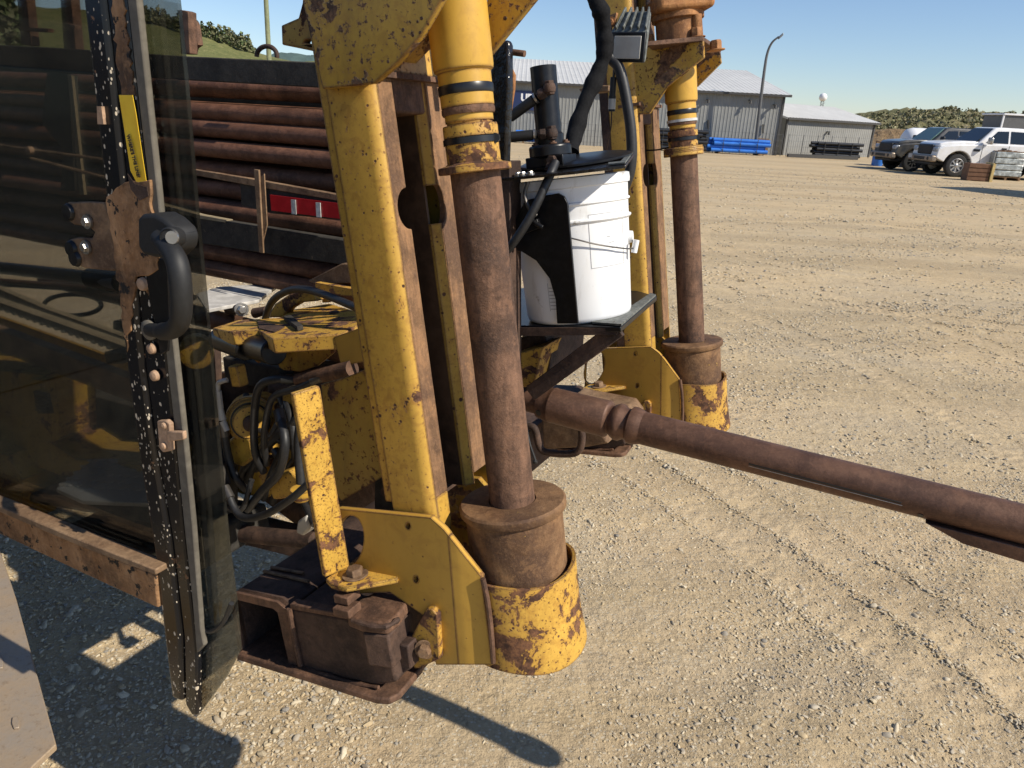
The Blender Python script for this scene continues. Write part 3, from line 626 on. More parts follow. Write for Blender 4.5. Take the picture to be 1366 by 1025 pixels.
def pickup(name, loc, rotz, lab, body, bump_m, scale=1.0, dark=False):
    r = root(name, loc, lab, 'pickup truck', None, rotz, local=True); r.scale = (scale,) * 3
    X, Yv = V((1, 0, 0)), V((0, 1, 0)); gm = 'car_glass'
    def side(pts, w, nm, mat, bev=.03, y0=None): o = mk(nm, extr([V((x, (-w / 2 if y0 is None else y0), z)) for x, z in pts], Yv * w), mat, r, bevel=bev, seg=3); return o
    wr, wb = .44, 3.57; f0 = 0.0                        # front axle at x=0
    arch = lambda cx, rr, a0=0, a1=180: [(cx + rr * cos(radians(a)), .44 + rr * sin(radians(a))) for a in np.linspace(a0, a1, 11)]
    low = [(-4.95, .62)] + [(-4.95, 1.38), (-2.98, 1.38), (-2.95, 1.32), (-.75, 1.28), (.1, 1.22), (.62, 1.16), (.86, 1.02), (.90, .72), (.80, .66)] + [(x, z) for x, z in arch(0, .56, 12, 168)] + [(-.60, .52), (-2.9, .52)] + [(x, z) for x, z in arch(-wb, .56, 12, 168)]
    side(low, 1.98, 'body', body, .07)
    hood = [(-.85, 1.28), (-.80, 1.40), (-.2, 1.39), (.45, 1.33), (.74, 1.26), (.80, 1.14), (.6, 1.0), (-.8, 1.0)]
    side(hood, 1.62, 'hood', body, .09)
    # cab
    b0, b1 = .945, .74; zb, zt = 1.26, 1.93
    base = [(-.62, zb), (-2.93, zb)]; top = [(-1.32, zt), (-1.55, zt + .03), (-2.55, zt + .02), (-2.83, zt - .03)]
    ol = [(-.62, zb)] + top + [(-2.93, zb)]
    def wy(z): return b0 + (b1 - b0) * max(0, (z - zb)) / (zt - zb)
    vs = [V((x, -wy(z), z)) for x, z in ol] + [V((x, wy(z), z)) for x, z in ol]; n = len(ol)
    fs = [tuple(range(n)), tuple(reversed(range(n, 2 * n)))] + [(i, i + n, (i + 1) % n + n, (i + 1) % n) for i in range(n)]
    mk('cab', (vs, fs), body, r, bevel=.06, seg=3)
    for s in (-1, 1):
        def win(pts, nm='side_window', m_=gm, off=.012):
            q = [V((x, s * (wy(z) + off * .4), z)) for x, z in pts]; return mk(nm, extr(q, V((0, s * off, off * .3))), m_, r, bevel=.004)
        win([(-.98, 1.36), (-1.42, 1.80), (-1.86, 1.82), (-1.86, 1.36)]); win([(-1.95, 1.36), (-1.95, 1.82), (-2.55, 1.81), (-2.66, 1.70), (-2.70, 1.36)])
        mk('mirror', box(V((-1.02, s * 1.14, 1.44)), X, Yv, UP, .12, .26, .26), 'plastic_black' if dark else 'chrome', r, bevel=.04)
        for hx in (-1.72, -2.72): mk('door_handle', box(V((hx, s * 1.0, 1.17)), X, Yv, UP, .2, .05, .05), 'plastic_black', r, bevel=.015)
        for hx in (-.86, -1.90, -2.86): mk('door_seam', box(V((hx, s * .992, .92)), X, Yv, UP, .014, .008, .72), 'plastic_black', r)
        mk('headlight', box(V((.80, s * .78, 1.02)), X, Yv, UP, .22, .36, .18), 'head_lamp', r, bevel=.04)
        mk('badge', box(V((-.64, s * .997, 1.06)), X, Yv, UP, .26, .012, .09), 'plastic_black', r)
        mk('rocker_trim', box(V((-1.75, s * .96, .50)), X, Yv, UP, 2.2, .08, .10), 'plastic_black', r, bevel=.02)
        for cx in (0, -wb):
            mk('arch_liner', lathe(V((cx, s * .70, .46)), Yv * s, [(.55, 0), (.55, .27)], 26, 0, pi, xy=(X, UP)), 'plastic_black', r)
            c = V((cx, s * .76, wr)); T = mk('wheel', lathe(c, Yv * s, [(.27, -.02), (.40, -.02), (.435, .03), (.44, .10), (.44, .18), (.42, .225), (.37, .24), (.275, .235)], 40, cap=False), 'tyre', r)
            mk('rim', join(lathe(c, Yv * s, [(.275, .05), (.275, .235), (.262, .24), (.25, .225), (.24, .12), (.05, .10)], 32, cap=False), lathe(c, Yv * s, [(.075, .1), (.075, .21), (.04, .23), (.0, .23)], 20),
                *[box(c + Yv * s * .19 + (X * cos(a) + UP * sin(a)) * .16, (X * cos(a) + UP * sin(a)), (UP * cos(a) - X * sin(a)), Yv, .20, .055, .03) for a in [i * pi / 4 for i in range(8)]]), 'plastic_black' if dark else 'wheel_alu', T)
    ws = [(-.70, 1.36), (-1.30, 1.885)]
    mk('windscreen', extr([V((ws[0][0], -.80, ws[0][1])), V((ws[0][0], .80, ws[0][1])), V((ws[1][0], .66, ws[1][1])), V((ws[1][0], -.66, ws[1][1]))], V((.04, 0, .035))), 'car_glass_light' if dark else gm, r, bevel=.01)
    mk('grille', box(V((.87, 0, 1.0)), X, Yv, UP, .10, 1.10, .40), 'plastic_black', r, bevel=.05)
    for z in (.9, 1.0, 1.1): mk('grille_bar', box(V((.93, 0, z)), X, Yv, UP, .03, 1.0, .03), 'plastic_black' if dark else 'plastic_black', r)
    mk('bumper', join(box(V((.95, 0, .66)), X, Yv, UP, .24, 1.95, .26)), bump_m, r, bevel=.06, seg=3)
    mk('air_intake', box(V((1.05, 0, .66)), X, Yv, UP, .06, .9, .12), 'plastic_black', r, bevel=.02)
    for s in (-1, 1): mk('fog_light', lathe(V((1.04, s * .7, .66)), X, [(.07, 0), (.07, .04), (.05, .045), (0, .04)], 16), 'plastic_black', r)
    if not dark: mk('licence_plate', box(V((1.08, -.72, .70)), X, Yv, UP, .012, .32, .16), 'white_plate', r)
    mk('skid', box(V((.7, 0, .47)), X, Yv, UP, .5, 1.4, .14), 'plastic_black', r, bevel=.05)
    mk('chassis', box(V((-1.9, 0, .52)), X, Yv, UP, 5.2, .95, .22), 'plastic_black', r); 
    for cx in (0, -wb): mk('axle', cyl(V((cx, -.8, .42)), V((cx, .8, .42)), .08, .08, 10), 'plastic_black', r)
    mk('bed_floor', box(V((-3.95, 0, 1.385)), X, Yv, UP, 1.85, 1.7, .02), 'plastic_black', r)
    mk('tail_light', box(V((-4.96, -.88, 1.15)), X, Yv, UP, .04, .16, .35), 'tape_red', r); mk('tail_light', box(V((-4.96, .88, 1.15)), X, Yv, UP, .04, .16, .35), 'tape_red', r)
    return r
pw_ = atY(1272, 236, 35.3); pickup('pickup_truck', V((pw_.x, 35.3 + .98 * 1.1, 0)), pi, 'white crew cab pickup parked behind the wrapped pallet', 'truck_white', 'dirty_chrome', 1.12)
pk_ = atY(1213, 230, 38.3); pickup('pickup_truck', V((pk_.x, 38.3 + .98 * 1.05, 0)), pi + .05, 'black pickup with dark wheels parked left of the white one', 'truck_black', 'dirty_chrome', 1.08, True)
# ================================================================== PALLETS, TANK, TRAILERS
simple('wrap_film', (.50, .54, .53), .3, .1, 1.0, 5, .8, .02); simple('crate_wood', (.17, .085, .045), .8, 0, .6, 6, .3, .004); simple('pale_wood', (.60, .46, .20), .75, 0, .4, 5, .2, .003)
def gat(px, py): p = tz(px, py, 0); return p
p = gat(1341, 241); rp = root('wrapped_pallet', p, 'plastic wrapped pallet load standing in front of the white pickup', 'pallet')
Xa, Ya = V((.985, -.17, 0)), V((.17, .985, 0))
for k in range(5): mk('deck_board', box(p + Xa * 0 + Ya * (.12 + k * .24) + UP * .13, Xa, Ya, UP, 1.25, .12, .025), 'old_wood', rp)
for k in (-1, 0, 1): mk('stringer', box(p + Xa * (.55 * k) + Ya * .6 + UP * .06, Xa, Ya, UP, .09, 1.15, .11), 'old_wood', rp)
for q, zz in enumerate((.29, .55, .81, 1.07)):
    mk('carton_row', box(p + Ya * .6 + UP * zz, Xa, Ya, UP, 1.2 - .01 * q, 1.12, .235), 'wrap_film', rp, bevel=.03)
mk('side_panel', box(p - Xa * .64 + Ya * .55 + UP * .66, Xa, Ya, UP, .05, 1.0, 1.0), 'clad_grey', rp)
mk('top_board', box(p + Ya * .6 + UP * 1.21, Xa, Ya, UP, 1.15, 1.0, .03), 'old_wood', rp)
for k in range(7): mk('wood_scrap', box(p + Xa * (.1 * k - .3) + Ya * (.5 + .1 * (k % 3)) + UP * (1.235 + .02 * (k % 2)), (Xa + Ya * (.3 * k - 1)).normalized(), Ya, UP, .22, .08, .03), 'crate_wood', rp)
p = gat(1303, 242); rc = root('wooden_crate', p, 'brown wooden crate with a pale yellow end left of the pallet', 'crate')
mk('crate_body', box(p + Ya * .4 + UP * .36, Xa, Ya, UP, .78, .75, .68), 'crate_wood', rc, bevel=.01)
for k in range(4): mk('slat', box(p + Ya * .012 + UP * (.10 + k * .17), Xa, Ya, UP, .82, .025, .13), 'crate_wood', rc)
for k in (-1, 1): mk('skid', box(p + Xa * .3 * k + Ya * .4 + UP * .01, Xa, Ya, UP, .1, .8, .04), 'old_wood', rc)
mk('end_board', box(p + Xa * .48 + Ya * .35 + UP * .38, Xa, Ya, UP, .04, .8, .76), 'pale_wood', rc)
mk('end_post', box(p + Xa * .54 + Ya * .0 + UP * .34, Xa, Ya, UP, .06, .06, .78), 'pale_wood', rc)
# white tank behind the black pickup
p = atY(1222, 200, 43); p.z = 0; q0 = p + UP * 1.38; rk = root('water_tank', p, 'white rounded tank behind the black pickup', 'tank')
mk('tank_shell', lathe(q0 - V((.9, 0, 0)), V((1, 0, 0)), [(0, 0), (.35, .04), (.6, .22), (.68, .5), (.68, 1.6), (.6, 1.9), (.35, 2.05), (0, 2.1)], 28), 'sign_white', rk)
for k in (0, 1): mk('cradle', box(p + V((-.4 + k * 1.1, 0, .36)), rt0, V((0, 1, 0)), UP, .12, 1.2, .72), 'trim_dark', rk)
# grey box body with white frame at the right edge, behind the white pickup
p = V((28.0, 44.0, 0)); e_ = atY(1350, 160, 44); rg = root('service_trailer', V((e_.x + 1.6, 45, 0)), 'grey box trailer with white frame behind the white pickup', 'trailer')
zt_ = atY(1345, 152, 44).z; x0_ = atY(1338, 160, 44).x
mk('box_body', box(V((x0_ + 2.0, 45, zt_ - .42)), rt0, V((0, 1, 0)), UP, 3.9, 2, .70), 'pole_grey', rg, bevel=.05)
mk('roof_frame', box(V((x0_ + 2.0, 45, zt_ - .03)), rt0, V((0, 1, 0)), UP, 4.1, 2.15, .10), 'sign_white', rg, bevel=.02)
mk('corner_post', box(V((x0_ - .0, 44, zt_ - .4)), rt0, V((0, 1, 0)), UP, .08, .08, .74), 'sign_white', rg)
mk('under_frame', box(V((x0_ + 1.9, 45, zt_ - .85)), rt0, V((0, 1, 0)), UP, 4.2, 1.9, .14), 'trim_dark', rg)
mk('lower_body', box(V((x0_ + 2.2, 45, (zt_ - .92) / 2 + .3)), rt0, V((0, 1, 0)), UP, 3.2, 1.8, zt_ - 1.3), 'trim_dark', rg)
for k in (0, 1):
    for s in (-1, 1): mk('wheel', lathe(V((x0_ + 1.4 + k * 1.1, 45 + s * .75, .4)), V((0, s, 0)), [(.2, 0), (.4, .02), (.4, .22), (.2, .24)], 24), 'tyre', rg)
# tall box trailer just outside the frame on the right: it throws the long shadow
sh_ = V((sun_dir.x, sun_dir.y, 0)) * (3.5 / sun_dir.z); pa_, pb_ = tz(1237, 249, 0) + sh_, tz(1420, 271, 0) + sh_
dT = (pb_ - pa_).normalized(); nT = V((-dT.y, dT.x, 0)); nT = nT if nT.x > 0 else -nT; lT = (pb_ - pa_).length; cT = (pa_ + pb_) / 2 + nT * 1.25
rx = root('box_trailer', cT, 'tall white box trailer beyond the right edge that shades the yard', 'trailer')
mk('cargo_box', box(cT + UP * 2.15, dT, nT, UP, lT, 2.5, 2.7), 'truck_white', rx, bevel=.02)
mk('trailer_frame', box(cT + UP * .72, dT, nT, UP, lT, 1.0, .16), 'trim_dark', rx)
for k in (-.4, .2, .4):
    for s in (-1, 1): mk('wheel', lathe(cT + dT * lT * k + nT * s * .9 + UP * .48, nT * s, [(.25, 0), (.48, .02), (.48, .26), (.25, .28)], 24), 'tyre', rx)
# brown railing and blue drum left of the black pickup
p = atY(1183, 195, 44); p.z = 0; rl = root('pipe_gate', p, 'rusty brown pipe gate left of the black pickup', 'gate')
for z in (.5, .9, 1.25): mk('rail', cyl(p + V((-.6, 0, z)), p + V((.75, 0, z)), .03, .03, 8), 'rust_brown', rl)
for x_ in (-.6, .1, .75): mk('upright', cyl(p + V((x_, 0, 0)), p + V((x_, 0, 1.3)), .035, .035, 8), 'rust_brown', rl)
p = atY(1172, 208, 43); p.z = 0; tag(mk('plastic_drum', lathe(p, UP, [(.26, 0), (.29, .1), (.29, .7), (.25, .82), (.0, .84)], 20), 'blue_pvc'), 'blue plastic drum left of the black pickup', 'drum')
# ================================================================== THE DRILLING RIG
gr0 = G(-.4, .59, 0); gr0.z = 0
RIG = root('drilling_rig', gr0, 'yellow rusty horizontal drilling rig filling the foreground with cab door open', 'drilling rig')
def uof(p): return (p - O).dot(U)
def fof(p): return (p - O).dot(F)
def wof(p): return (p - O).dot(W)
S_FAR = 1.18
near_parts = []                       # parts copied to the far side
def np_(o): near_parts.append(o); return o
def prof(pts, u0, u1): return extr([G(f, w, u0) for f, w in pts], U * (u1 - u0))
# --- near stake column: open channel of two flanges, slot between them
UB, UT = -.118, 1.02
ff = -.098
web = [(-.181, -.095), (-.117, -.095), (-.110, -.0938), (-.104, -.0905), (-.100, -.086), (-.098, -.081), (-.108, -.081), (-.117, -.086), (-.171, -.086), (-.181, -.086)]
col1 = np_(mk('stake_column', prof(web, UB - .006, UT), 'yellow_worn', RIG, smooth=50))
def fl_poly(wa, wb, bite_side, u0, u1, uc=.405, bw=.028, bu=.031):
    pts = [(wa, u0), (wb, u0)] if bite_side == 'R' else [(wb, u0), (wa, u0)]
    n = 14; e = pts[1][0]; s = 1 if bite_side == 'L' else -1
    arc = [(e + s * bw * cos(pi * i / n - pi / 2), uc + bu * sin(pi * i / n - pi / 2)) for i in range(n + 1)]
    pts = pts + arc + ([(wb, u1), (wa, u1)] if bite_side == 'R' else [(wa, u1), (wb, u1)])
    return [G(ff + .0005, w, u) for w, u in pts]
mk('front_flange', extr(fl_poly(-.081, -.046, 'R', UB + .055, UT), -F * .012), 'rust_wear', col1, bevel=.0015)
mk('front_flange', extr([G(ff, w, u) for w, u in ((-.081, UB - .05), (-.066, UB - .052), (-.046, UB + .0), (-.046, UB + .054), (-.081, UB + .054))], -F * .012), 'yellow_worn', col1, bevel=.0015)
mk('front_flange', extr(fl_poly(.041, .098, 'L', UB + .05, UT, bw=.014), -F * .012), 'rust_wear', col1, bevel=.0015)
def edge_seg(u0, u1): return prof([(ff - .001, .0405), (ff - .003, .036), (ff - .013, .026), (ff - .018, .026), (ff - .018, .0405)], u0, u1)
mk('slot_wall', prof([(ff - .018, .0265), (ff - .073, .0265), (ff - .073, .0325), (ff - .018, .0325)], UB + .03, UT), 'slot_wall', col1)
mk('slide_edge', join(edge_seg(UB + .03, .375), edge_seg(.436, UT)), 'yellow_worn', col1)
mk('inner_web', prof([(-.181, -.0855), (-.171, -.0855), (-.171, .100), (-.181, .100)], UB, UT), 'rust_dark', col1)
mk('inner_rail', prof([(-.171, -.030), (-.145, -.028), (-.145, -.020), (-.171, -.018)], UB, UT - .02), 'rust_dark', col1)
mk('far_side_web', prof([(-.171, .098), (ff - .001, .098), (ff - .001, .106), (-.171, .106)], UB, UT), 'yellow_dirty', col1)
mk('rear_flange', prof([(-.200, -.091), (-.1815, -.091), (-.1815, -.055), (-.200, -.055)], UB + .04, UT), 'yellow_worn', col1, bevel=.003)
mk('slot_block', prof([(-.140, -.044), (-.101, -.044), (-.101, .040), (-.140, .040)], .545, .60), 'rust_brown', col1, bevel=.004)
mk('cap_strip', prof([(-.150, -.099), (-.089, -.099), (-.089, .110), (-.150, .110)], .592, .600), 'rust_brown', col1)
# --- upper gusset plate (outer face) and its bolts; continues above the picture
gus = [(372, -60), (395, -20), (403, 0), (416, 60), (430, 119), (452, 117), (500, 111), (530, 84), (560, 50), (592, -5), (622, -60)]
gp = mk('gusset_plate', plate(gus, -.112, .013), 'yellow_pitted', RIG, bevel=.002)
mk('inner_gusset', plate([(505, 108), (560, 50), (592, -5), (622, -60), (560, -60), (500, 20)], -.03, .05), 'yellow_pitted', gp, bevel=.002)
mk('top_block', prof([(-.15, -.095), (-.094, -.095), (-.094, .106), (-.15, .106)], .601, .66), 'yellow_flaking', gp)
mk('lifting_lug', plate([(375, 34), (398, 24), (403, 5), (404, -25), (420, -25), (440, 72), (425, 70), (376, 60)], -.050, .016, [[(407, 53), (420, 52), (424, 60), (405, 57)]]), 'yellow_dirty', gp, bevel=.002)
mk('brace_plate', plate([(650, -50), (648, 78), (657, 68), (712, 0), (735, -30), (735, -50)], .058, .014), 'yellow_pitted', gp, bevel=.002)
# --- jack cylinder, tube, collar, cup on the tube axis (0,0)
def AX(pr, seg=56): return lathe(O, U, pr, seg)
jc = np_(mk('jack_cylinder', AX([(.0, 1.05), (.0445, 1.05), (.0445, .596), (.0435, .591), (.0395, .588), (.0395, .567), (.037, .5665), (.037, .562), (.0395, .5615), (.0395, .541), (.036, .540), (.036, .520), (0, .52)]), 'yellow_clean', RIG))
mk('seal_band', AX([(.0405, .571), (.0412, .569), (.0412, .560), (.0405, .558)]), 'oring', jc)
mk('gland_ring', AX([(.0385, .541), (.0398, .538), (.0398, .533), (.0385, .530)]), 'rust_brown', jc)
def neck_profile(): return [(.034, .536), (.034, .516), (.0405, .5155), (.0412, .512), (.0412, .4985), (.0385, .498), (.0385, .4945), (.0405, .494), (.0405, .4625), (.043, .4600), (.055, .4575), (.0555, .4545), (.0555, .4485), (.054, .4475), (.034, .4475)]
nk = np_(mk('neck_ring', AX(neck_profile()), 'yellow_flaking', RIG))
mk('seal_band', AX([(.0395, .4975), (.0428, .4972), (.0428, .4885), (.0408, .4885)]), 'oring', nk)
mk('port_hole', cyl(G(.0405, 0, .4925) - W * .0 - F * .0, G(.0418, -.004, .4925), .0072, .0072, 18), 'oring', nk)
jt = np_(mk('jack_tube', AX([(.0, .50), (.0382, .50), (.0382, -.12), (0, -.12)], 64), 'rust_brown', RIG))
cl_ = np_(mk('stake_collar', AX([(.0, -.106), (.083, -.106), (.083, -.262), (.078, -.266), (0, -.266)], 64), 'rust_collar', RIG, bevel=.0015))
mk('collar_cap', AX([(.0405, -.090), (.0875, -.090), (.0912, -.0935), (.0912, -.1035), (.0885, -.107), (.0405, -.107), (.0405, -.090)], 72), 'rust_collar', cl_)
def cup_geo():
    a0, a1 = radians(-118), radians(128); n = 44; vs, fs = [], []
    for i in range(n + 1):
        t = a0 + (a1 - a0) * i / n; d = F * cos(t) + W * sin(t); fl_ = .5 + .5 * cos(t - .5)
        for (r, u) in ((.0985, -.205), (.0985, -.29), (.0985 + .003 * fl_, -.33), (.0985 + .007 * fl_, -.364), (.092 + .007 * fl_, -.366), (.092, -.33), (.0915, -.206)): vs.append(O + d * r + U * (u + .004 * sin(3 * t)))
    k = 7
    for i in range(n):
        for j in range(k): a, b = i * k + j, i * k + (j + 1) % k; fs.append((a, b, b + k, a + k))
    fs.append(tuple(range(k))); fs.append(tuple(n * k + j for j in range(k))); return vs, fs
cup = np_(mk('collar_cup', cup_geo(), 'yellow_flaking', RIG, bevel=.001))
mk('cup_floor', AX([(0, -.350), (.093, -.350), (.093, -.340), (0, -.340)]), 'rust_dark', cup)
# --- lower foot plate with its round opening
pw_ = -.112
fp = np_(mk('foot_plate', plate([(446, 680), (452, 679), (574, 691), (592, 707), (598, 714.5), (612, 887), (582, 887), (566, 822), (520, 790), (478, 792), (452, 760)], pw_, .012, [ell(466, 722, 19, 34, 28, .12), ell(544.5, 702, 3.2, 4.6, 12), ell(555, 773, 3.4, 5, 12)]), 'yellow_paint', RIG, bevel=.001))
tp_, bt_ = [(598, 714.5), (606, 724.5), (614, 735), (642, 770)], [(612, 887), (619, 887), (626, 887), (657, 887)]; wb_ = [0, .0006, .0022, .0110]
fr_ = [tw(*a, pw_ + w) for a, w in zip(tp_, wb_)] + [tw(*a, pw_ + w) for a, w in zip(bt_, wb_)]
bk2 = [v + W * .011 for v in fr_]
mk('bent_edge', (fr_ + bk2, [(i, i + 1, i + 5, i + 4) for i in range(3)] + [(i + 8, i + 12, i + 13, i + 9) for i in range(3)] + [(i, i + 8, i + 9, i + 1) for i in range(3)] + [(i + 4, i + 5, i + 13, i + 12) for i in range(3)] + [(3, 11, 15, 7), (0, 4, 12, 8)]), 'yellow_paint', fp)
mk('weld_seam', pipe([tw(644, 772, pw_ + .007), tw(650, 800, pw_ + .008), tw(655, 840, pw_ + .008), tw(658, 884, pw_ + .008)], .0045, 8, 6), 'rust_brown', fp)
mk('inner_foot_plate', extr([G(f, .085, u) for f, u in ((-.33, -.10), (-.12, -.10), (-.03, -.20), (-.03, -.36), (-.16, -.38), (-.33, -.30))], W * .012), 'yellow_dirty', fp)
# --- shoe crossmember: open rectangular tube across the machine, housing box, base plate
ws = -.170
outer = pw([(309, 793), (316, 789), (371, 802), (384, 812), (399, 891), (392, 896), (325, 873), (319, 866)], ws)
inner = pw([(313, 801), (318, 799), (366, 811), (372, 816), (387, 883), (383, 887), (331, 871), (326, 865)], ws)
cm = mk('crossmember', extr(outer, W * 1.42, [inner]), 'rust_dark', RIG, bevel=.0015)
mk('lit_end_lip', extr([p - W * .004 for p in outer], W * .016, [[p - W * .004 for p in inner]]), 'rust_brown', cm, bevel=.001)  # sunlit tube end painted in lighter rust than the shaded tube behind
mk('weld_bead', pipe(pw([(386, 812), (392, 845), (401, 888)], ws - .004), .0055, 8, 6), 'rust_brown', cm)
for px0, px1 in (((352, 762), (412, 776)), ((362, 757), (405, 765))):
    u_ = uof(tw(371, 802, ws)) + .004; mk('top_weld', pipe([tu(*px0, u_), tu(*px1, u_)], .0035, 8, 1), 'rust_dusty', cm)
hs = pw([(386, 812), (464, 826), (512, 834), (517, 858), (529, 911), (500, 916), (400, 892)], ws)
hb = np_(mk('shoe_housing', extr(hs, W * .15), 'rust_dark', RIG, bevel=.006, seg=3))
mk('housing_lip', extr(pw([(386, 806), (464, 821), (464, 827), (386, 813)], ws - .003), W * .02), 'rust_brown', hb, bevel=.002)
P1, P2 = tw(316, 881, ws - .022), tw(503, 940, ws - .022); nb = (P2 - P1).cross(W).normalized(); nb = nb if nb.z > 0 else -nb
def onb(x, y): return hitp(x, y, P1, nb)
bpl = [P1, P2, onb(520, 941), onb(534, 934), onb(564, 898), onb(566, 893)]; bpl += [bpl[-1] + W * .10, P1 + W * .36]
np_(mk('base_plate', extr(bpl, nb * .013), 'rust_brown', RIG, bevel=.003))
# clamp block with lit top, nut stack and bent flag bar
uT = uof(tw(478, 818, -.165))
tp = [tu(x, y, uT) for x, y in ((462, 822), (480, 829), (515, 833), (530, 822), (546, 800), (541, 794), (505, 787), (478, 800))]
kb = np_(mk('clamp_block', extr(tp, -U * .022), 'rust_brown', RIG, bevel=.005, seg=3))
mk('clamp_web', extr([p - U * .0225 for p in (tp[1], tp[2], tp[4], tp[6])], -U * .065), 'rust_dark', kb, bevel=.004)
mk('nut_stack', join(*[box(tu(463, 812 - 17 * k, uT + .017 * k + .008) , F, W, U, .036 - .004 * k, .034, .0155) for k in range(3)]), 'rust_brown', kb, bevel=.002)
uD = uT + .050
ft = [tu(x, y, uD) for x, y in ((434, 772), (441, 779), (462, 784), (530, 772), (533, 764), (524, 757), (500, 754), (468, 750))]
fb = np_(mk('flag_foot', extr(ft, -U * .010), 'yellow_bar', RIG, bevel=.002))
mk('hex_bolt', hexbolt(tu(474, 768, uD), U, .0155, .016), 'rust_dusty', fb, bevel=.001)
A_ = tw(391, 526, -.185); uA = uof(A_); B_ = tu(427, 515, uA); D_ = tu(434, 771, uD); C_ = tu(467, 757, uD); E1 = tu(440, 735, uD + .028)
nn = (B_ - A_).cross(D_ - A_).normalized(); nn = nn if nn.dot(CAM - A_) < 0 else -nn
mk('flag_bar', extr([A_, A_.lerp(B_, .97), B_ + (C_ - B_) * .02, C_, D_, A_ + (D_ - A_) * .03], nn * .011), 'yellow_bar', RIG, bevel=.002)
mk('weld_bead', pipe(pw([(404, 893), (440, 902), (470, 911), (505, 917)], ws - .004), .0042, 8, 4, rad=lambda t: .0038 + .0012 * sin(t * 60)), 'rust_brown', hb)
mk('weld_bead', pipe([tu(x, y, uT - .004) for x, y in ((470, 828), (490, 834), (515, 836), (532, 826))], .005, 8, 4, rad=lambda t: .0045 + .0014 * sin(t * 50)), 'rust_dark', kb)
# side lug with horizontal bolt
lg = np_(mk('side_lug', plate([(545, 858), (551, 845), (568, 813), (576, 813), (583, 822), (586, 880), (559, 892), (552, 892)], -.125, .014), 'yellow_flaking', RIG, bevel=.002))
mk('lug_block', plate([(519, 858), (544, 862), (548, 893), (530, 903), (522, 880)], -.150, .04), 'rust_dark', lg, bevel=.003)
mk('hex_bolt', hexbolt(tw(567, 866, -.126), (-W + F * .35).normalized(), .0125, .014), 'rust_dusty', lg, bevel=.001)
# wide yellow side panel between flag bar and column, and gussets above it
mk('side_panel', plate([(428, 513), (455, 506), (497, 489), (503, 500), (540, 640), (512, 636), (455, 669), (438, 640)], -.03, .010), 'yellow_dirty', RIG, bevel=.001)
# --- copies of the near foot, jack and column parts on the far side
def dup_part(o, shift):
    c = o.copy(); COL.objects.link(c); c.parent = o.parent; c.location = o.location + shift; BO[c] = BO[o] + shift
    for ch in list(o.children):
        g = ch.copy(); COL.objects.link(g); g.parent = c; BO[g] = BO[ch] + shift
    return c
for o in near_parts:
    c = dup_part(o, W * S_FAR - F * .012)
# far upper gusset, flange, cylinder head
wf = S_FAR - .085
g2 = mk('gusset_plate', plate([(822, 88), (858, 68), (868, 62), (938, 54), (939, 77), (890, 116), (866, 152), (826, 155)], wf, .014), 'yellow_pitted', RIG, bevel=.002)
mk('top_flange', extr([tu(x, y, uof(tw(938, 55, wf))) for x, y in ((862, 62), (938, 55), (962, 70), (940, 76), (880, 74))], U * .012), 'rust_brown', g2, bevel=.002)
mk('back_gusset', plate([(920, 75), (960, 68), (962, 84), (930, 116), (915, 116)], wf + .17, .012), 'yellow_pitted', g2, bevel=.002)
for px, py, rr in ((929, 51, .016), (955, 68, .016), (868, 60, .012)): mk('hex_bolt', hexbolt(tw(px, py, wf + .05), U, rr, .026), 'rust_orange', g2, bevel=.001)
mk('tie_rod', cyl(tw(931, 50, wf + .06), tw(929, 20, wf + .06), .014, .014, 14), 'rust_orange', g2)
OF = O + W * S_FAR - F * .012
hd = lathe(OF, U, [(.0, .745), (.060, .745), (.060, .80), (.070, .80), (.070, .90), (.074, .905), (.074, 1.06), (0, 1.06)], 40)
mk('cylinder_head', hd, 'rust_orange', RIG, bevel=.002)
for uu, rr in ((.835, .092),): mk('head_flange', box(OF + U * uu, (F * .8 + W * .6).normalized(), (W * .8 - F * .6).normalized(), U, .155, .155, .040), 'rust_orange', RIG, bevel=.012, seg=3)
mk('cable_tie', shell(OF, U, [(.0405, .545), (.0425, .545), (.0425, .538), (.0405, .538)], .001, seg=36), 'tape_white', RIG)
mk('cable_tie', join(shell(OF, U, [(.0415, .470), (.045, .470), (.045, .463), (.0415, .463)], .001, seg=36), pipe([OF + U * .475 - F * .04, OF + U * .472 - F * .075, OF + U * .474 - F * .11], .0025, 6)), 'oring', RIG)
mk('rope_wrap', pipe([OF + U * (.455 + .0045 * k / 9) + (F * cos(k * .7) + W * sin(k * .7)) * .052 for k in range(28)], .004, 8, 4), 'yellow_flaking', RIG)
# rusty post behind the far column, with its bracket
mk('back_post', prof([(-.218, 1.085), (-.186, 1.085), (-.186, 1.14), (-.218, 1.14)], -.1, 1.1), 'rust_dark', RIG, bevel=.004)
mk('post_bracket', extr(pw([(772, 119), (795, 114), (812, 114), (812, 122), (790, 124), (776, 125)], .95), W * .05), 'rust_dusty', RIG, bevel=.002)
# --- greasy timber-like post behind the jack cylinder
gpst = mk('greasy_post', extr(pw([(652, 62), (668, 56), (676, 52), (679, 60), (679, 120), (675, 225), (655, 225)], .30), W * .02), 'grease', RIG, bevel=.006, seg=3)
mk('rust_edge', extr(pw([(672, 88), (678, 84), (686, 100), (685, 120), (682, 138), (678, 170), (678, 222), (670, 222), (672, 140)], .33), W * .010), 'rust_orange', gpst, bevel=.003)
mk('stub_rod', cyl(tw(676, 69, .33), tw(700, 72, .33), .006, .006, 10), 'rust_brown', gpst)
mk('post_foot', extr(pw([(664, 215), (680, 215), (682, 520), (668, 520)], .36), W * .05), 'rust_dark', gpst, bevel=.002)
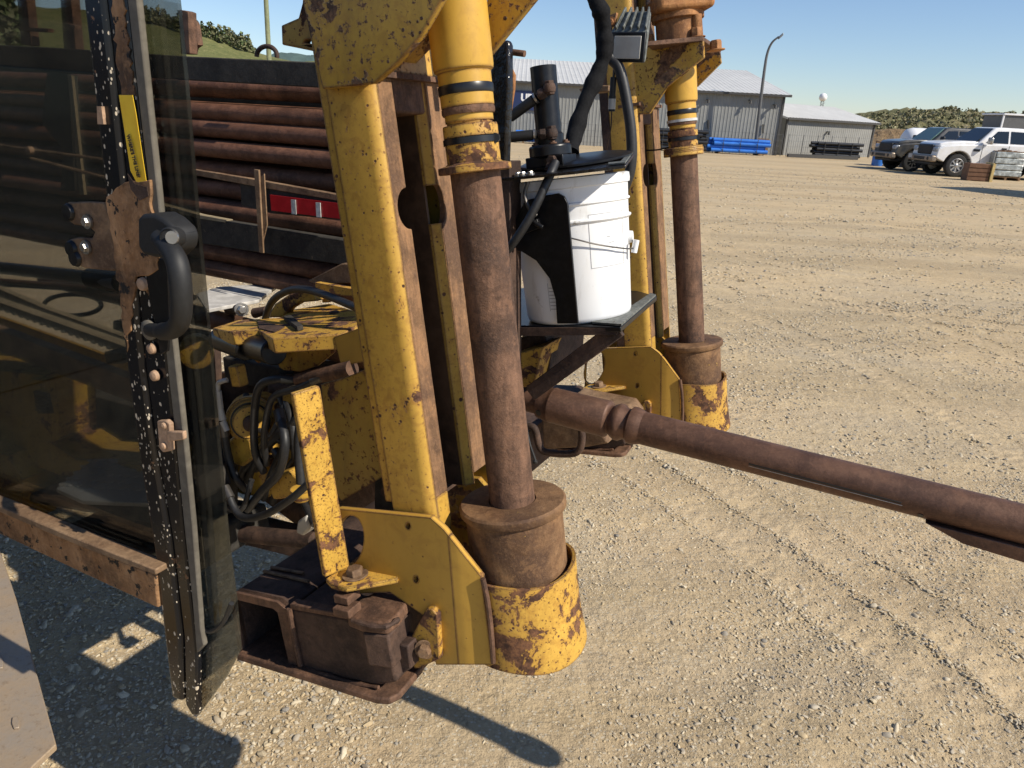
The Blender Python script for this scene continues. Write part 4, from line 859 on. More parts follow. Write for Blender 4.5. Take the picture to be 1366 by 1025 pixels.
# --- tray, grease pump, bracket
uTr = uof(tw(828, 436, .40))
tray = mk('pail_tray', extr([tu(x, y, uTr) for x, y in ((640, 434), (828, 436), (876, 395), (850, 388), (700, 384), (640, 392))], -U * .012), 'black_paint', RIG, bevel=.002)
mk('lit_tray_edge', extr([tu(x, y, uTr + .002) for x, y in ((790, 432), (829, 435), (875, 395), (868, 393), (822, 424), (800, 424))], U * .004), 'lamp_alu', tray)  # sunlit tray edges painted as a paler strip
mk('tray_skirt', plate([(650, 437), (826, 438), (822, 447), (650, 449)], .402, .006), 'rust_dark', tray)
mk('diagonal_brace', bar(tw(826, 438, .42), tw(708, 525, .42), .036, .012, W), 'rust_dark', tray, bevel=.002)
bpts = [(684, 300), (700, 268), (722, 262), (744, 258), (752, 262), (757, 272), (771, 432), (743, 432), (741, 400), (733, 372), (715, 348), (696, 336), (684, 334)]
mk('side_bracket', plate(bpts, .385, .006), 'black_paint', tray, bevel=.001)
mk('latch', join(extr(pw([(692, 300), (716, 292), (720, 304), (700, 312)], .375), W * .01), cyl(tw(702, 290, .37), tw(724, 304, .37), .005, .005, 10)), 'black_paint', tray, bevel=.001)
mk('latch_hook', pipe([tw(704, 243, .372), tw(700, 262, .368), tw(708, 282, .368), tw(716, 288, .372)], .004, 8), 'wire_steel', tray)
def tws(lst): return [tw(x, y, w) for x, y, w in lst]
lidp = tws([(655, 243, .36), (668, 243, .36), (700, 243, .36), (764, 233, .37), (834, 222, .40), (846, 210, .62), (842, 207, .66), (790, 205, .66), (712, 211, .60), (655, 222, .50)])
# make the lid plate flat: project onto the pail-top plane
uL = uof(tw(764, 233, .37))
LN = (lidp[3] - lidp[0]).cross(lidp[6] - lidp[0]).normalized(); LN = LN if LN.z > 0 else -LN
lidp = [p_ - LN * LN.dot(p_ - lidp[0]) for p_ in lidp]
def tl(x, y, w, h=0.0):
    p_ = tw(x, y, w); return p_ - LN * LN.dot(p_ - lidp[0]) + LN * h
lid = mk('lid_plate', extr(lidp, LN * .006), 'grease', RIG, bevel=.001)
mk('pail_lid', lathe(tl(768, 214, .54, .006), LN, [(.0, 0), (.118, 0), (.122, .003), (.122, .007), (.112, .010), (0, .010)], 40), 'black_paint', lid)
mk('lid_rim', extr([tl(812, 224, .41, .007), tl(834, 222, .41, .007), tl(845, 210, .62, .007), tl(838, 210, .60, .007), tl(828, 219, .44, .007), tl(812, 221, .44, .007)], LN * .003), 'lamp_alu', lid)
for px, py in ((692, 240), (698, 239), (708, 236)): mk('hex_bolt', hexbolt(tl(px, py, .375, .006), LN, .006, .007), 'bright_steel', lid)
WPC = .46
pb = tw(736, 222, WPC)
pump = mk('pump_base', join(lathe(pb, U, [(.036, 0), (.036, .018), (.044, .020), (.044, .040), (.041, .043), (0, .043)], 32), box(pb + U * .010, F, W, U, .085, .07, .022)), 'black_paint', RIG, bevel=.003)
for a in range(5): mk('hex_bolt', hexbolt(pb + U * .043 + (F * cos(a * 1.26 + .3) + W * sin(a * 1.26 + .3)) * .033, U, .0055, .007), 'rust_brown', pump)
pt = pb + U * .042
mk('pump_cylinder', lathe(pt, U, [(.030, 0), (.030, .006), (.030, .020), (.0265, .024), (.0265, .152), (.02, .153), (0, .153)], 32), 'black_paint', pump)
def elbow(p, d1, d2, nm='hose_elbow'):
    return mk(nm, join(cyl(p - d1 * .012, p + d1 * .014, .0105, .0105, 6), lathe(p, d1, [(0, -.012), (.011, -.008), (.013, 0), (.011, .008), (0, .012)], 16), cyl(p, p + d2 * .028, .0085, .0085, 8), cyl(p + d2 * .012, p + d2 * .024, .0115, .0115, 6)), 'rust_dark', pump, bevel=.001)
wpmp = WPC - .028
e1, e2 = tw(733, 118, wpmp), tw(736, 178, wpmp); q1, q2 = tw(650, 179, wpmp - .02), tw(640, 187, wpmp - .05)
elbow(e1, U, (q1 - e1).normalized()); elbow(e2, U, (q2 - e2).normalized())
h = mk('hydraulic_hose', pipe([e1 + (q1 - e1) * .2, e1.lerp(q1, .6), q1, tw(600, 205, wpmp + .05)], .0085, 14), 'black_rubber', pump)
mk('crimp_sleeve', cyl(e1 + (q1 - e1) * .24, e1 + (q1 - e1) * .62, .0105, .0105, 18), 'handle_plastic', h); mk('crimp_ring', cyl(e1 + (q1 - e1) * .20, e1 + (q1 - e1) * .225, .0112, .0112, 18), 'bright_steel', h)
h = mk('hydraulic_hose', pipe([e2 + (q2 - e2) * .2, e2.lerp(q2, .6), q2, tw(590, 200, wpmp + .05)], .0085, 14), 'black_rubber', pump)
mk('crimp_sleeve', cyl(e2 + (q2 - e2) * .26, e2 + (q2 - e2) * .58, .0105, .0105, 18), 'handle_plastic', h); mk('crimp_ring', cyl(e2 + (q2 - e2) * .22, e2 + (q2 - e2) * .245, .0112, .0112, 18), 'bright_steel', h)
elbow(tw(738, 214, wpmp), -W, (tw(730, 235, wpmp - .02) - tw(738, 214, wpmp)).normalized())
mk('hydraulic_hose', pipe([tw(741, 217, wpmp - .012), tw(731, 240, .385), tw(708, 288, .355), tw(680, 330, .345), tw(655, 352, .36)], .0088, 14), 'black_rubber', pump)
# --- work light on the far mast, its cable, sleeved hose loop
w_l = .80
cL = tw(838, 62, w_l)
zf = (V((-.35, -.8, -.48))).normalized(); xf = zf.cross(U).normalized(); xf = xf if xf.x > 0 else -xf; yf = zf.cross(xf).normalized(); yf = yf if yf.z > 0 else -yf
q = [tw(x, y, w_l) for x, y in ((816, 47), (851, 47), (861, 78), (824, 81))]; cen = sum(q, V()) / 4
xf = (q[1] - q[0]).normalized(); yf = (q[0] - q[3]); yf = (yf - xf * yf.dot(xf)).normalized(); zf = xf.cross(yf); zf = zf if zf.y < 0 else -zf
xf = (xf * .94 - zf * .0).normalized()
bk_ = -zf * .03 + UP * .062 + V((.006, .03, 0))
f4 = [cen + xf * a * .046 + yf * b * .035 for a, b in ((-1, 1), (1, 1), (1, -1), (-1, -1))]; b4 = [cen + bk_ + xf * a * .036 + yf * b * .022 for a, b in ((-1, 1), (1, 1), (1, -1), (-1, -1))]
wl_ = mk('work_light', (f4 + b4, [(0, 1, 2, 3), (7, 6, 5, 4), (0, 4, 5, 1), (1, 5, 6, 2), (2, 6, 7, 3), (3, 7, 4, 0)]), 'lamp_alu', RIG, bevel=.004, seg=3)
mk('bezel', extr([cen + zf * .001 + xf * a * .042 + yf * b * .032 for a, b in ((-1, 1), (1, 1), (1, -1), (-1, -1))], zf * .005), 'black_paint', wl_, bevel=.003)
mk('lens', extr([cen + zf * .0065 + xf * a * .033 + yf * b * .0245 - yf * .001 for a, b in ((-1, 1), (1, 1), (1, -1), (-1, -1))], zf * .002), 'lens_glass', wl_, bevel=.002)
for k in range(5):
    t = -.8 + .4 * k; a0 = f4[0].lerp(f4[1], (t + 1) / 2) * .96 + b4[0].lerp(b4[1], (t + 1) / 2) * .04; a1 = b4[0].lerp(b4[1], (t + 1) / 2); nrm = (f4[1] - f4[0]).cross(b4[0] - f4[0]).normalized(); nrm = nrm if nrm.z > 0 else -nrm
    mk('cooling_fin', extr([a0 + nrm * .001, a1 + nrm * .001, a1 + nrm * .011, a0 + nrm * .009], xf * .0045), 'lamp_alu', wl_, bevel=.001)
mk('lamp_bracket', bar(tw(806, 32, w_l + .06), tw(822, 26, w_l + .03), .03, .006, V((0, -1, .2))), 'rust_orange', wl_, bevel=.001)
mk('lamp_bolt', hexbolt(tw(815, 30, w_l + .02), V((-.3, -.9, 0)).normalized(), .008, .01), 'rust_orange', wl_)
mk('lamp_cable', tb([(815, 36, w_l + .05), (817, 70, w_l + .02), (819, 90, w_l), (818.5, 106, w_l)], .003, 8), 'black_rubber', wl_)
mk('cable_plug', join(cyl(tw(818.5, 103, w_l), tw(816.5, 133, w_l), .0075, .0075, 14), cyl(tw(816.8, 128, w_l), tw(816, 149, w_l), .0088, .0080, 14)), 'handle_plastic', wl_)
mk('plug_tip', cyl(tw(816.6, 132, w_l - .001), tw(816, 146, w_l - .001), .0092, .0086, 10), 'lens_glass', wl_)
mk('thin_cable', tb([(816, 148, w_l), (815, 170, w_l), (811, 190, w_l + .02), (808, 206, w_l + .05)], .0016, 6), 'rust_dark', wl_)
sl2 = mk('sleeved_hose', tb([(775, -60, .74), (790, -8, .72), (801, 14, .72), (806, 40, .73), (806, 70, .73), (797, 100, .72), (781, 135, .69), (768, 175, .66), (762, 204, .62)], .0165, 16, 8, rad=lambda t: .0185 + .0022 * sin(t * 31) + .001 * sin(t * 77)), 'black_sleeve', RIG)
mk('hose_loop', tb([(806, 60, .79), (815, 78, .80), (826, 92, .80), (835, 130, .80), (842, 180, .80), (841, 225, .80), (828, 262, .80), (815, 290, .82)], .013, 16), 'black_rubber', RIG)
# ================================================================== LOWER FRONT, BETWEEN THE JACKS
mk('front_box', plate([(692, 470), (726, 462), (722, 470), (712, 515), (692, 518)], .44, .10), 'yellow_flaking', RIG, bevel=.003)
mk('front_box_web', plate([(670, 462), (724, 440), (735, 470), (732, 510), (715, 515), (722, 468), (700, 474)], .50, .20), 'rust_dark', RIG, bevel=.003)
mk('drain_hose', tb([(750, 444, .70), (751, 465, .70), (745, 482, .70), (741, 500, .70)], .011, 12), 'handle_plastic', RIG)
mk('thin_cable', tb([(757, 444, .70), (765, 452, .70), (774, 460, .70)], .0018, 6), 'black_rubber', RIG)
hh = mk('pull_handle', tb([(700, 568, .62), (713, 572, .62), (719, 594, .62), (727, 603, .62), (752, 606, .62), (770, 603, .62), (776, 590, .62), (775, 570, .62), (770, 560, .64)], .0095, 14), 'rust_dark', RIG)
mk('small_hose', tb([(700, 560, .60), (706, 590, .59), (712, 608, .59), (714, 614, .59)], .0035, 8), 'black_rubber', hh)
mk('end_fitting', lathe(tw(714, 616, .59), UP, [(0, -.007), (.006, -.004), (.007, .002), (0, .007)], 12), 'black_rubber', hh)
mk('front_skid', plate([(722, 558), (800, 575), (812, 592), (783, 597), (725, 600)], .72, .30), 'rust_dusty', RIG, bevel=.006, seg=3)
# ================================================================== DRILL ROD through the vise
RA, RB = tw(720, 536.5, .5), tw(1366, 699.5, .5); rd = (RB - RA).normalized(); rl = (RB - RA).length
def ron(x): y = 536.5 + (x - 720) * (699.5 - 536.5) / (1366 - 720); return (tw(x, y, .5) - RA).dot(rd)
rod = root('drill_rod', RA, 'long brown steel drill rod with joint collar reaching out to the right', 'drill rod')
def RL(pr, seg=48): return lathe(RA, rd, pr, seg)
mk('rod_shaft', RL([(0, -1.9), (.030, -1.9), (.030, ron(722)), (.030, ron(726)), (0, ron(726))]), 'rod_steel', rod)
a, b, c, d, e = ron(720), ron(737), ron(812), ron(820), ron(838)
mk('tool_joint', RL([(.030, a), (.037, a + .003), (.0405, a + .022), (.0415, b), (.0425, b + .001), (.0425, b + .004), (.0418, b + .006), (.0428, c - .004), (.0405, c), (.033, c + .003), (.033, c + .008), (.038, c + .013), (.0425, c + .022), (.0428, c + .030), (.036, c + .040), (.0355, c + .048), (.0425, c + .054), (.0432, c + .062), (.0400, c + .074), (.0372, c + .082)]), 'rod_steel', rod)
mk('rod_body', RL([(0, c + .08), (.0372, c + .08), (.0365, ron(960)), (.0365, 1.20), (0, 1.20)], 56), 'rod_steel', rod)
yv = (UP - rd * UP.dot(rd)).normalized(); sv = rd.cross(yv); sv = sv if sv.dot(CAM - RA) > 0 else -sv
mk('pin_hole', cyl(RA + rd * ron(728) + (sv * .96 - yv * .28) * .036, RA + rd * ron(728) + (sv * .96 - yv * .28) * .0405, .0075, .0075, 18), 'oring', rod)
def groove(x0, x1, s_, y_, wid, mat, nm):
    n_ = (sv * s_ + yv * y_).normalized(); p0, p1 = RA + rd * ron(x0) + n_ * .0362, RA + rd * ron(x1) + n_ * .0362
    mk(nm, box((p0 + p1) / 2, rd, n_, rd.cross(n_), (p1 - p0).length, .002, wid), mat, rod, bevel=.0006)
groove(1004, 1204, 1, -.12, .0042, 'oring', 'slot'); groove(1004, 1206, 1, -.26, .0016, 'bright_steel', 'lit_slot_edge')  # the lit lower edge of the groove is painted as a bright strip
mk('set_screw', cyl(RA + rd * ron(1232) + (sv * .8 - yv * .6) * .034, RA + rd * ron(1232) + (sv * .8 - yv * .6) * .0375, .0055, .0055, 14), 'oring', rod)
x0, x1 = ron(1240), 1.21
bl = [RA + rd * x0 - yv * .034, RA + rd * (x0 + .07) - yv * .056, RA + rd * x1 - yv * .070, RA + rd * x1 - yv * .03]
mk('drill_blade', extr([p - sv * .030 for p in bl], sv * .062), 'rod_steel', rod, bevel=.002)
hh_ = ron(1300)
mk('drill_head', lathe(RA + rd * 1.20, rd, [(.0, 0), (.045, 0), (.045, .06), (.038, .09), (0, .095)], 40), 'rod_steel', rod)
# ================================================================== PIPE RACK behind
WR = .70
simple('strap_gold', (.30, .24, .15), .7, .1, .6, 60, .2, .001)
def lvl(x, y, w, x2): # horizontal line along L through pixel (x,y), reaching column x2 (pixel)
    a = tw(x, y, w); lo, hi = -6.0, 6.0
    for _ in range(40):
        mid = (lo + hi) / 2; p = a + L * mid; d = p - CAM; px = 683 + FPX * d.dot(rt) / d.dot(fwd)
        if px < x2: lo = mid
        else: hi = mid
    return a, a + L * lo
npipe = 0
ys = [117, 147.5, 169.5, 195.5, 222, 247, 274, 300, 331, 352]
rows_name = ['topmost', 'second', 'third', 'fourth', 'fifth', 'sixth', 'seventh', 'eighth', 'ninth', 'lowest']
for k, y in enumerate(ys):
    w = WR + (.03, .012, .0, -.012, .02, .035, -.018, .03, .0, -.014)[k]
    a, e_ = lvl(250, y, w, 640); s_ = a - L * 1.75
    o = tag(mk('drill_pipe', lathe(s_, L, [(.024, 0), (.029, .004), (.029, .09), (.0262, .12), (.0262, (e_ - s_).length - .12), (.0295, (e_ - s_).length - .10), (.0295, (e_ - s_).length), (.02, (e_ - s_).length + .01)], 28), 'rack_pipe'),
        'rust brown drill pipe lying %s from the top of the rack\'s near column' % rows_name[k] if k not in (0, 9) else 'rust brown drill pipe lying %s in the rack\'s near column' % rows_name[k], 'drill pipe', 'drill pipes lying in the rack')
    for q in (1, 2):
        c_ = o.copy(); COL.objects.link(c_); c_.location = o.location + W * (.058 * q) + UP * (.004 * ((k * 7 + q) % 3 - 1)); c_['label'] = 'rust brown drill pipe of the %s column in the rack, %s from top' % (('middle', 'far')[q - 1], rows_name[k]); c_['group'] = 'drill pipes deeper in the rack'
def rackbar(pts, w, th, mat, nm, bev=.003): return mk(nm, plate(pts, w, th), mat, RIG, bevel=bev)
rackbar([(-160, 53), (60, 63), (245, 75), (440, 84), (440, 118), (245, 107), (0, 93), (-160, 84)], WR - .10, .018, 'beam_dark', 'rack_top_beam')
mk('rack_back_beam', extr([G0 + W * .28 for G0 in pw([(-160, 60), (245, 78), (480, 86), (480, 116), (245, 106), (-160, 90)], WR - .06)], W * .04), 'beam_dark', RIG)
mk('rack_back_plate', extr([G0 + W * .30 for G0 in pw([(-200, 90), (500, 126), (500, 370), (280, 330), (-200, 270)], WR - .03)], W * .02), 'beam_dark', RIG)
r1 = rackbar([(255, 226), (330, 238), (462, 262), (462, 270), (330, 247), (255, 233)], WR - .14, .02, 'rust_dusty', 'rack_rail', .001)
rackbar([(320, 240), (462, 262), (462, 294), (362, 285), (322, 274)], WR - .135, .012, 'beam_dark', 'reflector_plate', .001)
rp_ = rackbar([(360, 260), (456, 272), (460, 293), (362, 281)], WR - .150, .003, 'tape_red', 'reflective_tape', 0)
for x in (388, 421): mk('tape_band', plate([(x, 263 + (x - 360) * .12), (x + 6, 263.5 + (x - 360) * .12), (x + 7, 283 + (x - 360) * .12), (x + 1, 282.5 + (x - 360) * .12)], WR - .1535, .002), 'tape_white', rp_)
mk('tape_band', plate([(450, 271), (455, 273), (461, 292), (458, 292)], WR - .1535, .002), 'tape_white', rp_)
r2 = rackbar([(150, 258), (262, 289), (470, 322), (470, 356), (268, 325), (150, 296)], WR - .12, .03, 'beam_dark', 'rack_lower_rail', .003)
mk('rail_cap', plate([(150, 256), (262, 287), (300, 294), (300, 297), (262, 291), (150, 260)], WR - .123, .03), 'strap_gold', r2)
st_ = rackbar([(338.5, 226), (345, 227), (351, 338), (345.5, 337)], WR - .165, .006, 'rust_dusty', 'rack_strap', .001)
mk('strap_plate', plate([(345, 240), (352, 232), (356, 300), (350, 325)], WR - .158, .004), 'rust_dusty', st_)
# upright posts standing on the rack beam, seen against sky and through the glass
for pts in ([(238, 13), (246, 14), (251, 16), (253, 72), (241, 72)], [(20, -30), (32, -30), (42, 61), (28, 60)], [(78, -30), (92, -30), (101, 66), (85, 65)]):
    o = rackbar(pts, WR - .04, .03, 'rust_brown', 'rack_upright', .002)
rackbar([(251, 24), (259, 30), (262, 46), (264, 60), (258, 64), (256, 72), (251, 72)], WR - .01, .02, 'rust_brown', 'upright_flange', .001)
for a, b in (((26, 36), (64, 38)), ((84, 30), (100, 34))): rackbar([a, b, (b[0], b[1] + 5), (a[0], a[1] + 5)], WR - .06, .02, 'rust_brown', 'step_rung', .001)
mk('lifting_eye', pipe([tw(356 + 13.5 * cos(radians(t)), 75 - 13 * sin(radians(t)), WR - .03) for t in range(-10, 200, 15)], .0065, 10, 3), 'rust_dark', RIG)
mk('rack_arm', plate([(62, 95), (92, 100), (100, 255), (80, 255), (84, 200), (55, 165)], WR - .10, .03), 'beam_dark', RIG, bevel=.003)
mk('rack_arm', plate([(90, 100), (95, 101), (112, 260), (106, 260)], WR - .13, .01), 'strap_gold', RIG)
mk('tension_rod', tb([(-40, 188, WR - .16), (40, 200, WR - .16), (130, 212, WR - .16), (170, 219, WR - .16)], .005, 8, 1), 'rust_dusty', RIG)
mk('tension_rod', tb([(42, 212, WR - .17), (135, 236, WR - .17), (180, 246, WR - .17)], .006, 8, 1), 'rust_dusty', RIG)
mk('rod_eye', lathe(tw(40, 201, WR - .17), W, [(.004, -.01), (.013, -.008), (.013, .008), (.004, .01)], 16), 'bolt_tan', RIG)
# ================================================================== VISE, CARRIAGE AND HYDRAULICS between rack and column
wv = .36
pl1 = mk('deck_plate', extr([tz(x, y, tw(310, 392, .55).z) for x, y in ((262, 392), (290, 383), (375, 377), (345, 400), (276, 413))], -UP * .010), 'white_plate', RIG, bevel=.001)
mk('hex_bolt', hexbolt(tw(322, 413, .44), (F - W * .6).normalized(), .013, .02), 'bright_steel', pl1, bevel=.001)
mk('bolt_boss', cyl(tw(306, 412, .50), tw(324, 414, .45), .017, .014, 16), 'rust_dark', pl1)
mk('bolt_boss', cyl(tw(340, 418, .50), tw(356, 414, .50), .015, .012, 14), 'rust_dark', pl1)
# clamp housing: yellow cast arms on top, black below
uv = uof(tw(400, 430, wv))
def tq(pts, u, th, mat, nm, par=RIG, bev=.003): return mk(nm, extr([tu(x, y, u) for x, y in pts], -U * th), mat, par, bevel=bev)
vz = tq([(283, 438), (318, 427), (372, 424), (392, 413), (440, 405), (478, 416), (480, 432), (455, 446), (363, 452), (345, 440), (310, 443)], uv, .035, 'yellow_flaking', 'clamp_housing')
mk('clamp_pocket', extr([tu(x, y, uv + .001) for x, y in ((343, 428), (380, 437), (366, 444), (346, 439))], U * .002), 'rust_dark', vz)
tq([(378, 422), (396, 436), (404, 434), (388, 420)], uv + .012, .011, 'beam_dark', 'clamp_strip', vz, .001)
mk('pin_head', lathe(tu(446, 418, uv), U, [(.013, 0), (.013, .004), (.009, .006), (0, .006)], 18), 'rust_dark', vz)
mk('clamp_arch', extr([tw(x, y, wv + .12) for x, y in ((356, 424), (366, 406), (385, 393), (402, 388), (418, 391), (424, 402), (400, 404), (385, 413), (378, 424))], W * .03), 'yellow_flaking', RIG, bevel=.004)
mk('clamp_ledge', extr([tw(x, y, wv + .16) for x, y in ((420, 377), (478, 387), (478, 396), (436, 393), (438, 404), (430, 404), (428, 391), (420, 384))], W * .02), 'yellow_flaking', RIG, bevel=.001)
mk('jaw_wedge', extr([tw(x, y, wv + .2) for x, y in ((410, 375), (455, 352), (468, 352), (468, 378), (420, 380))], W * .05), 'rust_dusty', RIG, bevel=.003)
mk('clamp_cylinder', cyl(tu(292, 452, uv - .035), tu(330, 466, uv - .05), .030, .030, 24), 'black_paint', RIG, bevel=.003)
mk('clamp_cylinder', cyl(tu(338, 462, uv - .045), tu(366, 470, uv - .045), .032, .032, 24), 'black_paint', RIG, bevel=.003)
mk('clamp_rib', plate([(325, 452), (343, 445), (352, 452), (344, 486), (336, 478)], wv - .02, .02), 'yellow_flaking', RIG, bevel=.004)
cv = mk('cover_plate', extr([tu(x, y, uv - .02) for x, y in ((362, 455), (382, 446), (480, 425), (488, 436), (446, 448), (440, 453), (365, 457))], -U * .006), 'rust_dark', RIG, bevel=.001)
mk('cover_side', plate([(363, 456), (440, 452), (446, 470), (424, 488), (400, 496), (378, 494), (372, 490)], wv - .08, .008), 'yellow_dirty', cv, bevel=.001)
mk('cover_side', plate([(445, 450), (490, 434), (500, 480), (470, 486), (455, 489), (450, 470)], wv - .14, .008), 'yellow_paint', cv, bevel=.001)
mk('hydraulic_hose', tb([(352, 432, .42), (362, 404, .40), (382, 389, .38), (405, 386, .36), (435, 394, .33), (482, 413, .28), (510, 420, .28)], .0095, 14), 'black_rubber', RIG)
# drive motor with yellow rings and its black hoses
mo = tw(334, 560, .30); ma = (F * .75 - W * .66).normalized()
mt = mk('drive_motor', lathe(mo, ma, [(.0, -.09), (.052, -.09), (.052, -.02), (.062, -.018), (.062, .0), (.055, .002), (.055, .012), (.046, .014), (.044, .03), (.0, .032)], 40), 'yellow_worn', RIG, bevel=.002)
mk('motor_ring', lathe(mo, ma, [(.048, .0135), (.0505, .0135), (.0505, .018), (.048, .018)], 36), 'black_paint', mt)
mk('motor_hub', lathe(mo, ma, [(.0, .031), (.02, .031), (.02, .05), (.012, .056), (0, .056)], 24), 'rust_dark', mt)
mk('port_block', bxp(312, 503, .26, .032, .03, .055), 'yellow_worn', mt, bevel=.003)
mk('gear_case', bxp(388, 560, .40, .16, .12, .20), 'rust_dark', mt, bevel=.02, seg=3)
mk('gear_case', bxp(330, 640, .42, .14, .12, .12), 'yellow_dirty', mt, bevel=.02, seg=3)
fit = mk('hose_fitting', join(tb([(303, 507, .24), (296, 509, .235), (291, 513, .235), (291, 528, .235)], .0062, 10), cyl(tw(291, 522, .235), tw(294, 545, .235), .0085, .0085, 8), cyl(tw(294, 545, .235), tw(297, 560, .235), .0070, .0095, 12), cyl(tw(297, 562, .235), tw(303, 575, .235), .0085, .0075, 8)), 'lens_glass', mt)
HX = []
for k in range(9):
    a = RNG.rand() * 6.28; x0_, y0_ = 300 + 100 * RNG.rand(), 520 + 40 * RNG.rand(); x1_, y1_ = 305 + 110 * RNG.rand(), 620 + 60 * RNG.rand()
    HX.append(([(x0_, y0_, .34), (x0_ - 12 + 24 * RNG.rand(), (y0_ + y1_) / 2 - 20, .30), (x1_ + 12 * RNG.rand(), (y0_ + y1_) / 2 + 30, .29), (x1_, y1_, .33)], .008 + .003 * RNG.rand()))
for pts, rr in HX: mk('hydraulic_hose', tb(pts, rr, 12), 'black_rubber', RIG)
mk('dark_filler_block', plate([(296, 476), (372, 492), (372, 520), (300, 512)], .46, .06), 'beam_dark', RIG, bevel=.006)  # added dark block, darkens the gap where bright ground showed through
mk('motor_flange', lathe(tw(352, 566, .37), ma, [(.0, -.02), (.088, -.02), (.088, .012), (.078, .016), (.078, .022), (0, .022)], 44), 'yellow_worn', RIG, bevel=.002)
for k in range(8): mk('hex_bolt', hexbolt(tw(352, 566, .37) + ma * .020 + (U * cos(k * .785) + ma.cross(U).normalized() * sin(k * .785)) * .066, ma, .008, .009), 'rust_dark', RIG)
mk('casting_lug', plate([(300, 590), (318, 578), (334, 586), (338, 612), (322, 624), (304, 616)], .27, .05), 'yellow_dirty', RIG, bevel=.008, seg=3)
mk('casting_lug', plate([(352, 640), (384, 628), (402, 640), (396, 664), (364, 668)], .24, .05), 'yellow_worn', RIG, bevel=.008, seg=3)
mk('casting_web', plate([(376, 520), (402, 512), (410, 600), (396, 660), (378, 640)], .32, .04), 'yellow_dirty', RIG, bevel=.004)
for pts, rr in (([(400, 507, .24), (372, 506, .22), (348, 514, .22), (340, 545, .22), (340, 600, .22), (352, 630, .24)], .0085), ([(430, 503, .22), (395, 519, .22), (368, 527, .22), (358, 545, .22), (352, 585, .22), (356, 620, .24)], .007),
                ([(297, 565, .24), (305, 610, .24), (316, 640, .24), (330, 655, .26)], .009), ([(372, 548, .24), (380, 590, .2), (372, 630, .2), (350, 655, .22), (330, 680, .22)], .0095),
                ([(300, 650, .18), (320, 688, .16), (350, 688, .15), (385, 668, .14), (412, 645, .15)], .0080), ([(296, 676, .2), (322, 680, .2), (336, 640, .22)], .006), ([(366, 600, .3), (390, 640, .28), (420, 700, .2)], .008),
                ([(405, 545, .26), (398, 590, .24), (402, 650, .22)], .010), ([(318, 560, .34), (322, 600, .33), (330, 650, .33)], .008)):
    ho_ = mk('hydraulic_hose', tb(pts, rr * 1.18, 12), 'black_rubber', RIG)
    e0_, e1_ = tw(*pts[0]), tw(*pts[1]); mk('crimp_sleeve', cyl(e0_, e0_ + (e1_ - e0_).normalized() * .035, rr * 1.45, rr * 1.45, 14), 'wire_steel', ho_)
mk('crimp_sleeve', cyl(tw(376, 506, .215), tw(399, 507, .235), .0115, .0115, 16), 'handle_plastic', RIG)
mk('hose_pipe', cyl(tw(398, 507, .235), tw(470, 492, .22), .016, .019, 18), 'rust_brown', RIG)
mk('filter_bowl', lathe(tw(402, 662, .20), UP, [(0, -.012), (.018, -.010), (.026, 0), (.026, .02), (0, .022)], 24), 'yellow_clean', RIG)
mk('under_tube', cyl(tw(320, 712, .32), tw(420, 722, .32), .025, .025, 16), 'rust_dark', RIG)
mk('frame_rail', bar(tw(60, 640, .34), tw(640, 780, .50), .10, .05, UP), 'rust_dark', RIG, bevel=.004)
mk('frame_back', plate([(275, 500), (540, 470), (560, 700), (420, 720), (340, 660), (300, 600)], .56, .03), 'rust_dark', RIG, bevel=.004)
mk('cast_foot', plate([(396, 696), (408, 688), (412, 706), (404, 716), (394, 712)], .2, .05), 'lens_glass', RIG, bevel=.006)
# column-side clutter behind the near column
mk('knob', lathe(tw(518, 655, .03), W, [(0, -.01), (.012, -.008), (.014, .0), (.01, .01), (0, .012)], 16), 'rust_dark', RIG)
mk('back_web', plate([(500, 640), (546, 632), (552, 690), (500, 690)], .06, .02), 'beam_dark', RIG)
# ================================================================== SEEN THROUGH THE TINTED PANE: carriage rack, decks, crawler body
wr = .16
def toothed(pts0, pts1, n, h, w, th):
    a0, a1 = tw(*pts0, w), tw(*pts1, w); d = (a1 - a0) / n; dnv = -UP; prof_ = []
    for i in range(n): prof_ += [a0 + d * i + dnv * h, a0 + d * (i + .15) + dnv * h * 1.55, a0 + d * (i + .5) + dnv * h * 1.55, a0 + d * (i + .65) + dnv * h]
    return extr([a0] + prof_ + [a1 + dnv * h, a1], W * th)
gr_ = mk('gear_rack', toothed((-80, 376), (205, 476), 30, .016, wr, .03), 'strap_gold', RIG)
mk('rack_backing', plate([(-80, 395), (190, 492), (190, 520), (-80, 450)], wr + .035, .01), 'yellow_dirty', gr_)
mk('thin_rail', plate([(-80, 352), (60, 412), (200, 462), (200, 470), (60, 424), (-80, 364)], wr + .06, .02), 'strap_gold', gr_)
mk('deck_beam', plate([(-80, 415), (0, 441), (190, 512), (195, 545), (0, 470), (-80, 446)], wr - .10, .03), 'rust_dusty', RIG, bevel=.003)
mk('deck_beam', plate([(-80, 372), (200, 382), (255, 396), (255, 402), (200, 395), (-80, 378)], .40, .02), 'beam_dark', RIG, bevel=.002)
mk('hose_ring', pipe([tw(97 + 38 * cos(t), 407 + 14 * sin(t), .62) for t in np.linspace(0, 2 * pi, 22)], .008, 10, 2), 'beam_dark', RIG)
mk('rod_stop', bxp(150, 478, .06, .06, .04, .03), 'beam_dark', RIG, bevel=.004)
mk('crawler_body', plate([(-120, 480), (60, 500), (66, 590), (100, 612), (190, 620), (190, 640), (80, 636), (20, 612), (-120, 560)], .05, .14), 'yellow_dirty', RIG, bevel=.006)
mk('crawler_skirt', plate([(-120, 560), (10, 608), (30, 640), (30, 700), (-120, 650)], .0, .10), 'yellow_dirty', RIG, bevel=.004)
